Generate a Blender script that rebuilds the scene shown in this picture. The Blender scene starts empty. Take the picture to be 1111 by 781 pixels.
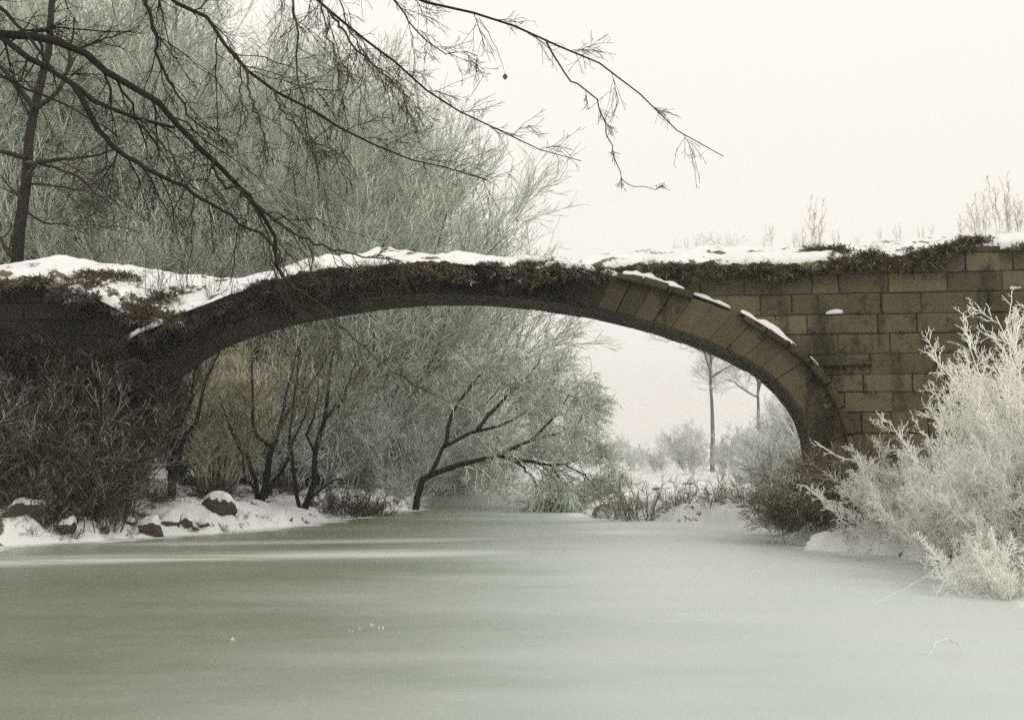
import bpy, math, random
import numpy as np
from mathutils import Vector, Matrix, noise

sc = bpy.context.scene
COL = sc.collection
R = math.radians

# ------------------------------------------------------------------ camera
W0, H0, F = 1111.0, 781.0, 1341.0
HOR = 500.0
CAM = Vector((0, 0, 1.6))
PITCH = math.atan((HOR - H0 / 2) / F)
cam_d = bpy.data.cameras.new('camera')
cam = bpy.data.objects.new('camera', cam_d)
COL.objects.link(cam)
cam.location = CAM
cam.rotation_euler = (math.pi / 2 + PITCH, 0, 0)
cam_d.sensor_width = 36
cam_d.lens = 36 * F / W0
cam_d.clip_start = 0.1
cam_d.clip_end = 3000
sc.camera = cam
CR = Matrix.Rotation(math.pi / 2 + PITCH, 3, 'X')


def ray(px, py):
    return CR @ Vector(((px - W0 / 2) / F, (H0 / 2 - py) / F, -1))


def at(px, py, y):
    """world point seen at photo pixel (px, py), y metres in front of the camera"""
    d = ray(px, py)
    return CAM + d * (y / d.y)


# ------------------------------------------------------------------ helpers
def tag(o, label=None, cat=None, group=None, kind=None):
    if label: o['label'] = label
    if cat: o['category'] = cat
    if group: o['group'] = group
    if kind: o['kind'] = kind
    return o


def empty(name, loc, rz=0.0):
    o = bpy.data.objects.new(name, None)
    COL.objects.link(o)
    o.location = loc
    o.rotation_euler = (0, 0, rz)
    o.empty_display_size = 0.3
    return o


def mesh_np(name, V, Q, mat, parent=None, smooth=True):
    """quads only, numpy"""
    me = bpy.data.meshes.new(name)
    V = np.ascontiguousarray(V, dtype=np.float32)
    Q = np.ascontiguousarray(Q, dtype=np.int32)
    me.vertices.add(len(V))
    me.vertices.foreach_set('co', V.ravel())
    me.loops.add(Q.size)
    me.loops.foreach_set('vertex_index', Q.ravel())
    me.polygons.add(len(Q))
    me.polygons.foreach_set('loop_start', np.arange(0, Q.size, Q.shape[1], dtype=np.int32))
    me.polygons.foreach_set('loop_total', np.full(len(Q), Q.shape[1], dtype=np.int32))
    if smooth:
        me.polygons.foreach_set('use_smooth', np.ones(len(Q), dtype=bool))
    me.update(calc_edges=True)
    me.materials.append(mat)
    o = bpy.data.objects.new(name, me)
    COL.objects.link(o)
    if parent: o.parent = parent
    return o


def mesh_py(name, V, Fc, mat, parent=None, smooth=False, tints=None, recalc=True):
    me = bpy.data.meshes.new(name)
    me.from_pydata([tuple(v) for v in V], [], Fc)
    if tints is not None:
        a = me.attributes.new('tint', 'FLOAT', 'FACE')
        a.data.foreach_set('value', tints)
    if recalc:
        import bmesh
        bm = bmesh.new(); bm.from_mesh(me)
        bmesh.ops.recalc_face_normals(bm, faces=bm.faces)
        bm.to_mesh(me); bm.free()
    if smooth:
        for p in me.polygons: p.use_smooth = True
    if mat: me.materials.append(mat)
    o = bpy.data.objects.new(name, me)
    COL.objects.link(o)
    if parent: o.parent = parent
    return o


def kids(o):
    return [c for c in bpy.data.objects if c.parent == o]


def copy_tree(o, parent=None):
    c = o.copy(); COL.objects.link(c)
    if parent: c.parent = parent
    for ch in kids(o):
        copy_tree(ch, c)
    return c


# ------------------------------------------------------------------ strands (branches and twigs)
def norm(a):
    return a / np.maximum(np.linalg.norm(a, axis=-1, keepdims=True), 1e-9)


def tubes(P, Rad, S):
    """P [N,K,3], Rad [N,K] -> verts, quads"""
    N, K, _ = P.shape
    T = np.empty_like(P)
    T[:, 1:-1] = P[:, 2:] - P[:, :-2]
    T[:, 0] = P[:, 1] - P[:, 0]
    T[:, -1] = P[:, -1] - P[:, -2]
    T = norm(T)
    ref = np.zeros((N, 1, 3)); ref[:, 0, 2] = 1
    mean = norm(P[:, -1:] - P[:, :1])
    steep = np.abs(mean[:, 0, 2]) > 0.85
    ref[steep, 0] = (1, 0, 0)
    A = norm(np.cross(T, np.broadcast_to(ref, T.shape)))
    B = np.cross(A, T)
    an = np.arange(S) * 2 * math.pi / S + 0.5
    ring = (A[:, :, None, :] * np.cos(an)[None, None, :, None] + B[:, :, None, :] * np.sin(an)[None, None, :, None])
    V = P[:, :, None, :] + ring * Rad[:, :, None, None]
    idx = np.arange(N * K * S).reshape(N, K, S)
    a = idx[:, :-1, :]; b = np.roll(idx, -1, axis=2)[:, :-1, :]
    c = np.roll(idx, -1, axis=2)[:, 1:, :]; d = idx[:, 1:, :]
    Q = np.stack([a, b, c, d], axis=-1).reshape(-1, 4)
    return V.reshape(-1, 3), Q


def build_strands(name, sets, mat, parent=None):
    Vs, Qs, n = [], [], 0
    for P, Rad, S in sets:
        if len(P) == 0: continue
        v, q = tubes(P, Rad, S)
        Vs.append(v); Qs.append(q + n); n += len(v)
    return mesh_np(name, np.concatenate(Vs), np.concatenate(Qs), mat, parent)


def resample(path, K):
    p = np.array([tuple(v) for v in path], float)
    # smooth with Catmull-Rom then even resample
    if len(p) > 2:
        e = np.vstack([2 * p[0] - p[1], p, 2 * p[-1] - p[-2]])
        out = []
        for i in range(len(p) - 1):
            p0, p1, p2, p3 = e[i:i + 4]
            for t in np.linspace(0, 1, 6, endpoint=False):
                out.append(.5 * ((2 * p1) + (-p0 + p2) * t + (2 * p0 - 5 * p1 + 4 * p2 - p3) * t ** 2 + (-p0 + 3 * p1 - 3 * p2 + p3) * t ** 3))
        out.append(p[-1]); p = np.array(out)
    L = np.concatenate([[0], np.cumsum(np.linalg.norm(np.diff(p, axis=0), axis=1))])
    u = np.linspace(0, L[-1], K)
    return np.stack([np.interp(u, L, p[:, k]) for k in range(3)], axis=1)


def paths_to_set(paths, K, r0s, r1s, wob=0.0, rng=None):
    P = np.stack([resample(p, K) for p in paths])
    if wob and rng is not None:
        w = rng.normal(size=P.shape) * wob
        w[:, 0] = 0
        P = P + w
    t = np.linspace(0, 1, K)
    Rad = np.stack([a * (1 - t) + b * t for a, b in zip(r0s, r1s)])
    return P, Rad


def spawn(P, Rad, per, t0, t1, ang, L, up, wob, rs, r_end, K, rng, Lfall=0.5, flat=None, jit=0.35):
    """children of branches P [N,K,3]; ang in degrees (mean, sd); L length; up = vertical bend (x length)"""
    N, KP, _ = P.shape
    M = N * per
    i = np.repeat(np.arange(N), per)
    base = np.tile((np.arange(per) + .5) / per, N)
    t = t0 + (t1 - t0) * np.clip(base + rng.uniform(-.5, .5, M) / per, 0, 1)
    f = t * (KP - 1)
    k = np.minimum(f.astype(int), KP - 2)
    w = (f - k)[:, None]
    s = P[i, k] * (1 - w) + P[i, k + 1] * w
    tan = norm(P[i, k + 1] - P[i, k])
    rp = Rad[i, k] * (1 - w[:, 0]) + Rad[i, k + 1] * w[:, 0]
    rnd = rng.normal(size=(M, 3))
    if flat: rnd[:, 2] *= flat
    perp = norm(rnd - (rnd * tan).sum(1, keepdims=True) * tan)
    a = np.radians(rng.normal(ang[0], ang[1], M))[:, None]
    d = np.cos(a) * tan + np.sin(a) * perp
    ln = (L * (1 - Lfall * t) * rng.uniform(1 - jit, 1 + jit, M))[:, None]
    tt = np.linspace(0, 1, K)[None, :, None]
    bend = rng.normal(size=(M, 3)) * wob
    bend[:, 2] += up
    C = s[:, None, :] + ln[:, None, :] * (d[:, None, :] * tt + bend[:, None, :] * tt ** 2)
    C[:, 1:] += rng.normal(size=(M, K - 1, 3)) * (ln[:, None, :] * wob * 0.18)
    r0 = np.maximum(rp * rs, r_end)[:, None]
    t2 = np.linspace(0, 1, K)[None, :]
    return C, r0 * (1 - t2) + r_end * t2


# ------------------------------------------------------------------ materials
def new_mat(name):
    m = bpy.data.materials.new(name)
    m.use_nodes = True
    nt = m.node_tree
    b = nt.nodes['Principled BSDF']
    b.inputs['Roughness'].default_value = 0.85
    b.inputs['Specular IOR Level'].default_value = 0.25
    return m, nt, b


def N(nt, t, **kw):
    n = nt.nodes.new(t)
    for k, v in kw.items():
        if k in n.inputs: n.inputs[k].default_value = v
        else: setattr(n, k, v)
    return n


def math_node(nt, op, a, b=None, clamp=False):
    n = nt.nodes.new('ShaderNodeMath'); n.operation = op; n.use_clamp = clamp
    for i, v in enumerate((a, b)):
        if v is None: continue
        if isinstance(v, (int, float)): n.inputs[i].default_value = v
        else: nt.links.new(v, n.inputs[i])
    return n.outputs[0]


def mixc(nt, f, a, b, blend='MIX'):
    n = nt.nodes.new('ShaderNodeMix'); n.data_type = 'RGBA'; n.blend_type = blend
    for s, v in ((n.inputs[0], f), (n.inputs[6], a), (n.inputs[7], b)):
        if isinstance(v, (int, float)): s.default_value = v
        elif isinstance(v, tuple): s.default_value = (*v, 1)
        else: nt.links.new(v, s)
    return n.outputs[2]


def ramp(nt, fac, a, b):
    n = nt.nodes.new('ShaderNodeMapRange'); n.interpolation_type = 'SMOOTHSTEP'
    nt.links.new(fac, n.inputs[0])
    n.inputs[1].default_value = a; n.inputs[2].default_value = b
    return n.outputs[0]


def tex(nt, scale, detail=4, rough=.55, coord='Object', stretch=None):
    tc = nt.nodes.new('ShaderNodeTexCoord')
    n = nt.nodes.new('ShaderNodeTexNoise')
    n.inputs['Scale'].default_value = scale
    n.inputs['Detail'].default_value = detail
    n.inputs['Roughness'].default_value = rough
    if stretch:
        mp = nt.nodes.new('ShaderNodeMapping'); mp.inputs['Scale'].default_value = stretch
        nt.links.new(tc.outputs[coord], mp.inputs[0]); nt.links.new(mp.outputs[0], n.inputs[0])
    else:
        nt.links.new(tc.outputs[coord], n.inputs[0])
    return n.outputs[0]


def geo_pos(nt):
    g = nt.nodes.new('ShaderNodeNewGeometry')
    s = nt.nodes.new('ShaderNodeSeparateXYZ'); nt.links.new(g.outputs['Position'], s.inputs[0])
    return s.outputs


def twig_mat(name, bark, frost, lo, hi, nscale=1.2, namp=0.5, var=0.2):
    """bark with hoar frost lying on the upper sides: frost where normal.z + noise passes lo..hi"""
    m, nt, b = new_mat(name)
    g = nt.nodes.new('ShaderNodeNewGeometry')
    s = nt.nodes.new('ShaderNodeSeparateXYZ'); nt.links.new(g.outputs['Normal'], s.inputs[0])
    nz = tex(nt, nscale, 3)
    v = math_node(nt, 'ADD', s.outputs[2], math_node(nt, 'MULTIPLY', math_node(nt, 'SUBTRACT', nz, .5), namp * 4))
    f = ramp(nt, v, lo, hi)
    bk = mixc(nt, tex(nt, 6, 3), tuple(c * .6 for c in bark), tuple(min(1, c * 1.4) for c in bark))
    c = mixc(nt, f, bk, frost)
    oi = nt.nodes.new('ShaderNodeObjectInfo')
    k = math_node(nt, 'ADD', math_node(nt, 'MULTIPLY', oi.outputs['Random'], var), 1 - var / 2)
    hv = nt.nodes.new('ShaderNodeHueSaturation')
    nt.links.new(c, hv.inputs['Color']); nt.links.new(k, hv.inputs['Value'])
    nt.links.new(hv.outputs[0], b.inputs['Base Color'])
    b.inputs['Roughness'].default_value = .9
    return m


def see_through(m, f):
    """frost crystals pass some light"""
    nt = m.node_tree
    b = nt.nodes['Principled BSDF']
    tr_ = nt.nodes.new('ShaderNodeBsdfTranslucent'); mx = nt.nodes.new('ShaderNodeMixShader'); mx.inputs[0].default_value = f
    nt.links.new(b.inputs['Base Color'].links[0].from_socket, tr_.inputs[0])
    nt.links.new(b.outputs[0], mx.inputs[1]); nt.links.new(tr_.outputs[0], mx.inputs[2])
    nt.links.new(mx.outputs[0], [n for n in nt.nodes if n.type == 'OUTPUT_MATERIAL'][0].inputs[0])


FROST = (.70, .73, .70)
M_wood_trunk = twig_mat('bark_in_the_wood', (.06, .055, .04), FROST, .55, 1.0)
M_wood_twig = twig_mat('frosted_twigs_green', (.19, .20, .145), (.74, .82, .72), -.75, .6)
M_pale_twig = twig_mat('frosted_hazy_twigs_pale', (.42, .43, .40), (.86, .88, .87), -1.3, -.1)  # frost, lightened further to put distance haze into the colour
M_mid_twig = twig_mat('frosted_twigs_mid', (.28, .30, .25), (.76, .83, .79), -.8, .4)
M_tan_twig = twig_mat('dry_tan_stems', (.36, .325, .225), (.72, .73, .62), -.3, 1.0)
M_white_twig = twig_mat('hoar_frost', (.68, .63, .52), (.95, .95, .92), -1.6, -.5, nscale=3, namp=.35)
for m_ in (M_white_twig, M_pale_twig): see_through(m_, .3)
M_dark_bark = twig_mat('dark_wet_bark', (.016, .014, .010), (.40, .41, .36), 1.0, 1.6)
M_dark_twig = twig_mat('dark_twigs', (.05, .042, .025), (.45, .45, .38), .6, 1.4)
M_yellow_twig = twig_mat('olive_brown_twigs', (.045, .037, .02), (.5, .5, .42), .9, 1.6)
M_bramble = twig_mat('dark_bramble', (.019, .017, .010), (.28, .265, .20), .45, 1.2, namp=.7)
M_brown = twig_mat('brown_dead_stems', (.10, .08, .046), (.64, .62, .55), .15, 1.1)
M_bank_twig = twig_mat('frosted_brown_twigs', (.10, .095, .06), (.66, .69, .58), -.2, 1.0)
M_far_trunk = twig_mat('haze_tinted_bark', (.15, .15, .13), (.75, .77, .76), .1, .9)  # bark paled so that distance haze is in its colour
M_grey_stem = twig_mat('grey_brown_stems', (.045, .043, .028), (.52, .53, .44), .0, 1.1)
M_tuft = twig_mat('dead_bracken', (.085, .068, .038), (.62, .60, .52), .5, 1.2, nscale=4)


def snow_mat(name, dirt=0.0, dscale=1.2):
    m, nt, b = new_mat(name)
    c = mixc(nt, tex(nt, .8, 5), (.62, .65, .66), (.74, .75, .74))
    if dirt > 0:
        d = ramp(nt, tex(nt, dscale, 7, .68), .74 - dirt * .32, .80 - dirt * .32)
        c = mixc(nt, d, c, mixc(nt, tex(nt, 9, 4), (.05, .04, .022), (.17, .13, .07)))
    nt.links.new(c, b.inputs['Base Color'])
    b.inputs['Roughness'].default_value = .8
    bp = N(nt, 'ShaderNodeBump', Strength=.5, Distance=.06)
    nt.links.new(tex(nt, 5, 6, .6), bp.inputs['Height'])
    nt.links.new(bp.outputs[0], b.inputs['Normal'])
    return m


M_snow = snow_mat('snow')
M_snow_ground = snow_mat('snow_over_rough_grass', .55, 1.6)
M_snow_deck = snow_mat('snow_over_earth', .55, 1.5)


def stone_mat(name, a, b_, moss, moss_amt, dark_amt):
    m, nt, b = new_mat(name)
    at_ = nt.nodes.new('ShaderNodeAttribute'); at_.attribute_name = 'tint'
    c = mixc(nt, tex(nt, 1.5, 6, .62), a, b_)
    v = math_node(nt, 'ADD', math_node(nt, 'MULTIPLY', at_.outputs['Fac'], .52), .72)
    hv = nt.nodes.new('ShaderNodeHueSaturation')
    nt.links.new(c, hv.inputs['Color']); nt.links.new(v, hv.inputs['Value'])
    # algae streaks and soot-dark weathering with shapes of their own
    st = ramp(nt, tex(nt, 1.0, 6, .65, stretch=(1.3, 1.3, .45)), .70 - dark_amt * .3, .86 - dark_amt * .3)
    c2 = mixc(nt, st, hv.outputs[0], tuple(x * .33 for x in a))
    ms = ramp(nt, tex(nt, 2.3, 7, .7), .68 - moss_amt * .3, .80 - moss_amt * .3)
    c3 = mixc(nt, ms, c2, moss)
    sp = ramp(nt, tex(nt, 34, 4, .7), .60, .72)
    c4 = mixc(nt, math_node(nt, 'MULTIPLY', sp, .35), c3, tuple(min(1, x * 2.0) for x in a))
    li = ramp(nt, tex(nt, 3.1, 7, .72), .63, .70)
    c4 = mixc(nt, math_node(nt, 'MULTIPLY', li, .45), c4, tuple(min(1, x * 1.75) for x in b_))
    nt.links.new(c4, b.inputs['Base Color'])
    bp = N(nt, 'ShaderNodeBump', Strength=1.0, Distance=.035)
    nt.links.new(tex(nt, 14, 9, .72), bp.inputs['Height'])
    nt.links.new(bp.outputs[0], b.inputs['Normal'])
    b.inputs['Roughness'].default_value = .92
    return m


M_stone = stone_mat('weathered_sandstone', (.086, .076, .045), (.130, .112, .070), (.040, .041, .023), .52, .70)
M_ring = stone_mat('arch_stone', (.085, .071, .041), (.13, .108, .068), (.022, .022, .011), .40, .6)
M_soffit = stone_mat('dark_soffit_stone', (.042, .035, .022), (.075, .062, .04), (.03, .03, .017), .35, .45)  # darker tone of the arch stone, for the barrel
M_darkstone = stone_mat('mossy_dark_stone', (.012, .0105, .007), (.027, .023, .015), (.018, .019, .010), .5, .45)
M_mortar, _nt, _b = new_mat('mortar_core'); _b.inputs['Base Color'].default_value = (.05, .043, .026, 1)
_c = mixc(_nt, tex(_nt, 5, 5), (.03, .026, .016), (.075, .062, .038)); _nt.links.new(_c, _b.inputs['Base Color'])
M_rock = stone_mat('bank_rock', (.07, .06, .045), (.11, .095, .07), (.05, .05, .03), .3, .3)

# ice
M_ice, nt, b = new_mat('river_ice')
x, y, z = geo_pos(nt)
n_big = tex(nt, .35, 5, .55, stretch=(.5, 1.3, 1))
n_fine = tex(nt, 3.0, 6, .6, stretch=(.6, 1.2, 1))
n_streak = tex(nt, .5, 6, .6, stretch=(.22, 1.0, 1))
cl_ = mixc(nt, ramp(nt, math_node(nt, 'ADD', x, math_node(nt, 'MULTIPLY', n_big, 5)), -2.5, 5.5), (.165, .19, .13), (.305, .365, .35))  # darker left, paler right: reflections of wood and sky painted into the ice
c = mixc(nt, math_node(nt, 'MULTIPLY', ramp(nt, n_big, .3, .7), .35), cl_, (.28, .31, .26))
band_src = math_node(nt, 'ADD', y, math_node(nt, 'MULTIPLY', n_streak, 2.2))
wy = math_node(nt, 'SUBTRACT', band_src, math_node(nt, 'MULTIPLY', x, .28))
b1 = math_node(nt, 'MULTIPLY', ramp(nt, wy, 21.9, 23.2), ramp(nt, wy, 25.2, 23.3))
b2 = math_node(nt, 'MULTIPLY', ramp(nt, wy, 26.2, 26.8), ramp(nt, wy, 28.2, 27.2))
bl = ramp(nt, x, 3.5, -2.0)
bands = math_node(nt, 'MULTIPLY', math_node(nt, 'MAXIMUM', b1, math_node(nt, 'MULTIPLY', b2, .6)), bl)
bands = math_node(nt, 'MULTIPLY', bands, ramp(nt, n_streak, .30, .55))
dust_sky_sheen = math_node(nt, 'ADD', math_node(nt, 'MULTIPLY', ramp(nt, n_streak, .45, .8), .05), math_node(nt, 'MULTIPLY', ramp(nt, math_node(nt, 'ADD', x, math_node(nt, 'MULTIPLY', n_big, 5)), -1.0, 7.0), .44))  # streaky snow dusting plus painted sky reflection, stronger to the right
far = math_node(nt, 'MULTIPLY', math_node(nt, 'MULTIPLY', ramp(nt, y, 24.0, 29.0), ramp(nt, x, .0, 2.5)), ramp(nt, n_streak, .34, .5))
sn = math_node(nt, 'MAXIMUM', math_node(nt, 'MAXIMUM', math_node(nt, 'MULTIPLY', bands, .55), dust_sky_sheen), math_node(nt, 'MULTIPLY', far, .7))
sh = nt.nodes.new('ShaderNodeAttribute'); sh.attribute_name = 'shore'
rim = ramp(nt, math_node(nt, 'ADD', sh.outputs['Fac'], math_node(nt, 'MULTIPLY', tex(nt, 1.3, 6, .65), -1.9)), -.25, -.62)
sn = math_node(nt, 'MAXIMUM', sn, math_node(nt, 'MULTIPLY', rim, .8))
c = mixc(nt, sn, c, (.70, .755, .75))
spk = tex(nt, 38, 3, .7)
c = mixc(nt, math_node(nt, 'MULTIPLY', ramp(nt, spk, .52, .72), math_node(nt, 'ADD', math_node(nt, 'MULTIPLY', ramp(nt, n_fine, .35, .7), .34), .10)), c, (.66, .71, .70))
nt.links.new(c, b.inputs['Base Color'])
rgh = math_node(nt, 'ADD', math_node(nt, 'ADD', math_node(nt, 'MULTIPLY', n_fine, .10), .24), math_node(nt, 'MULTIPLY', sn, .55), clamp=True)
nt.links.new(rgh, b.inputs['Roughness'])
b.inputs['Specular IOR Level'].default_value = .5
b.inputs['IOR'].default_value = 1.31
bp = N(nt, 'ShaderNodeBump', Strength=.10, Distance=.02)
nt.links.new(n_fine, bp.inputs['Height']); nt.links.new(bp.outputs[0], b.inputs['Normal'])

# ------------------------------------------------------------------ bridge frame
BR_Y, BR_A = 26.0, R(-8)
BE = Vector((0, BR_Y, 0))
BU = Vector((math.cos(BR_A), math.sin(BR_A), 0))
BN = Vector((-math.sin(BR_A), math.cos(BR_A), 0))


def pb(px, py, t=0.0):
    d = ray(px, py)
    p0 = BE + BN * t
    lam = (p0 - CAM).dot(BN) / d.dot(BN)
    p = CAM + d * lam
    return ((p - BE).dot(BU), p.z)


def bw(s, t, z):
    return BE + BU * s + BN * t + Vector((0, 0, z))


# deck / wall top profiles (front edge and back edge)
F_px = [(-420, 318), (-200, 312), (0, 305), (40, 303), (75, 311), (110, 322), (150, 340), (178, 351), (215, 338), (245, 325), (270, 316), (300, 306),
        (350, 293), (420, 286), (500, 288), (560, 292), (640, 297), (662, 290), (690, 287), (760, 286), (830, 287), (900, 284), (960, 280),
        (1020, 268), (1111, 263), (1300, 256), (1500, 250)]
B_px = [(-420, 296), (-200, 293), (0, 290), (60, 281), (130, 287), (170, 296), (210, 300), (250, 302), (300, 296), (350, 280), (420, 273), (500, 278),
        (560, 283), (640, 279), (690, 274), (760, 270), (830, 271), (900, 268), (950, 265), (1020, 258), (1111, 254), (1300, 248), (1500, 242)]
DECK_T = 2.3
Fsz = np.array([pb(a, b_, 0) for a, b_ in F_px])
Bsz = np.array([pb(a, b_, DECK_T) for a, b_ in B_px])
def Ftop(s): return float(np.interp(s, Fsz[:, 0], Fsz[:, 1]))
def Btop(s): return float(np.interp(s, Bsz[:, 0], Bsz[:, 1]))

N_px = [(92, 560), (95, 490), (101, 457), (117, 432), (140, 407), (196, 368), (252, 347), (313, 333), (380, 322), (455, 316), (543, 319), (630, 331), (696, 347),
        (768, 371), (829, 402), (864, 438), (880, 475), (884, 520)]
E_px = [(45, 560), (50, 490), (60, 440), (90, 398), (136, 367), (178, 350), (240, 326), (303, 305), (375, 293), (455, 289), (545, 291), (640, 298), (690, 306),
        (745, 322), (803, 345), (862, 383), (892, 412), (908, 442), (920, 480), (924, 520)]


def curve2(pxs, K):
    q = [pb(a, b_) for a, b_ in pxs]
    q = [(q[0][0], -.5)] + q + [(q[-1][0], -.5)]
    P = resample([(a, 0, c_) for a, c_ in q], K)
    return P[:, [0, 2]]


NV = 58
NC = curve2(N_px, NV * 4 + 1)
EC = curve2(E_px, NV * 4 + 1)


class Blocks:
    def __init__(self): self.V = []; self.F = []; self.T = []

    def hexa(self, q, t0, t1, ch, tint, rng, jit=.006):
        """q four (s,z) corners; a worn front face at t0 (rounded, chipped edges), back at t1"""
        q = [(p[0] + rng.uniform(-jit, jit) * .8, p[1] + rng.uniform(-jit, jit) * .8) for p in q]
        W = (math.dist(q[0], q[1]) + math.dist(q[3], q[2])) / 2
        H = (math.dist(q[0], q[3]) + math.dist(q[1], q[2])) / 2
        def stations(L):
            e = min(.018, L * .12); e2 = min(.05, L * .25)
            n = max(1, int((L - 2 * e2) / .085))
            return [0, e / L, e2 / L] + [(e2 + (L - 2 * e2) * k / n) / L for k in range(1, n)] + [1 - e2 / L, 1 - e / L, 1]
        us, vs_ = stations(W), stations(H)
        nu, nv = len(us), len(vs_)
        i = len(self.V)
        sd_ = rng.uniform(0, 50)
        tx, tz = rng.uniform(-.012, .012), rng.uniform(-.012, .012)
        for b_ in vs_:
            for a in us:
                s_ = (q[0][0] * (1 - a) + q[1][0] * a) * (1 - b_) + (q[3][0] * (1 - a) + q[2][0] * a) * b_
                z_ = (q[0][1] * (1 - a) + q[1][1] * a) * (1 - b_) + (q[3][1] * (1 - a) + q[2][1] * a) * b_
                d = min(a * W, (1 - a) * W, b_ * H, (1 - b_) * H)
                nz = noise.noise(Vector((s_ * 4.0, z_ * 4.0, sd_)))
                nf = noise.noise(Vector((s_ * 13.0, z_ * 13.0, sd_)))
                rw = ch * (2.2 + 2.6 * max(0, nz) + 1.5 * nf)
                t = t0 + .012 * nz + .006 * nf + tx * (a - .5) * 2 + tz * (b_ - .5) * 2
                if d < rw and rw > 0: t += (1 - d / rw) ** 2 * ch * (2.0 + 2.5 * max(0, nz))
                if d == 0:
                    c_ = ch * .35
                    s_ += (c_ if a == 0 else -c_ if a == 1 else 0); z_ += (c_ if b_ == 0 else -c_ if b_ == 1 else 0)
                self.V.append((s_, min(t, t1 - .02), z_))
        def add(f): self.F.append(tuple(f)); self.T.append(tint)
        for y_ in range(nv - 1):
            for x_ in range(nu - 1):
                k = i + y_ * nu + x_
                add((k, k + 1, k + nu + 1, k + nu))
        rim = [i + x_ for x_ in range(nu)] + [i + y_ * nu + nu - 1 for y_ in range(1, nv)] + [i + (nv - 1) * nu + x_ for x_ in range(nu - 2, -1, -1)] + [i + y_ * nu for y_ in range(nv - 2, 0, -1)]
        b0 = len(self.V)
        for r_ in rim: self.V.append((self.V[r_][0], t1, self.V[r_][2]))
        m = len(rim)
        for k in range(m):
            n_ = (k + 1) % m
            add((rim[k], b0 + k, b0 + n_, rim[n_]))
        add([b0 + k for k in range(m)])

    def build(self, name, mat, parent):
        return mesh_py(name, self.V, self.F, mat, parent, tints=self.T)


rng = random.Random(4)
bridge = empty('stone_bridge', BE, BR_A)
tag(bridge, 'old ruined stone arch bridge spanning the frozen river, snow along its top', 'bridge')

# arch ring: voussoirs
rb = Blocks()
T_RING = -.22
for k in range(NV):
    a, b_ = k * 4, k * 4 + 4
    q = [tuple(NC[a]), tuple(NC[b_]), tuple(EC[b_]), tuple(EC[a])]
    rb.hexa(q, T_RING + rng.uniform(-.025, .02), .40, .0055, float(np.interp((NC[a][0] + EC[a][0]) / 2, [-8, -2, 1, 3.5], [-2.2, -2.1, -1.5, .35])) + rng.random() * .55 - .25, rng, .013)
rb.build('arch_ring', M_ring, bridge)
# barrel behind the ring: four rows of soffit stones
sb = Blocks()
tb = [.40, .92, 1.46, 2.0, 2.55]
for r_ in range(4):
    off = 2 if r_ % 2 else 0
    ks = list(range(off, NV * 4 + 1, 4))
    if off: ks = [0] + ks + [NV * 4]
    for a, b_ in zip(ks[:-1], ks[1:]):
        c = [np.array(NC[a]), np.array(NC[b_]), np.array(EC[b_]), np.array(EC[a])]
        jz = rng.uniform(-.018, .018)
        c = [c[0] + jz * .5, c[1] + jz * .5, c[2], c[3]]
        sb.hexa([tuple(v) for v in c], tb[r_] + .004, tb[r_ + 1] - .004, .008, rng.random(), rng, .002)
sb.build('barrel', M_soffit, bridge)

# hood moulding along the outside of the right half of the ring
def offset_curve(C, d):
    T = np.gradient(C, axis=0); T /= np.linalg.norm(T, axis=1, keepdims=True)
    Nn = np.stack([-T[:, 1], T[:, 0]], axis=1)
    return C + Nn * d
E2 = offset_curve(EC, .11)
i0 = int(np.argmin(np.abs(EC[:, 0] - pb(668, 300)[0]) + (EC[:, 1] < 3) * 99))
hb = Blocks()
for a in range(i0, NV * 4 - 8, 5):
    b_ = a + 5
    q = [tuple(EC[a] - (E2[a] - EC[a]) * .65), tuple(EC[b_] - (E2[b_] - EC[b_]) * .65), tuple(E2[b_]), tuple(E2[a])]
    if pb(750, 300)[0] < EC[a][0] < pb(795, 300)[0]:
        if hb.V: hb.build('hood_moulding', M_ring, bridge)
        hb = Blocks(); continue
    hb.hexa(q, T_RING - .17 + rng.uniform(-.04, .03), .2, .03, rng.random() * .5 - .6, rng, .012)
hb.build('hood_moulding', M_ring, bridge)


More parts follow.
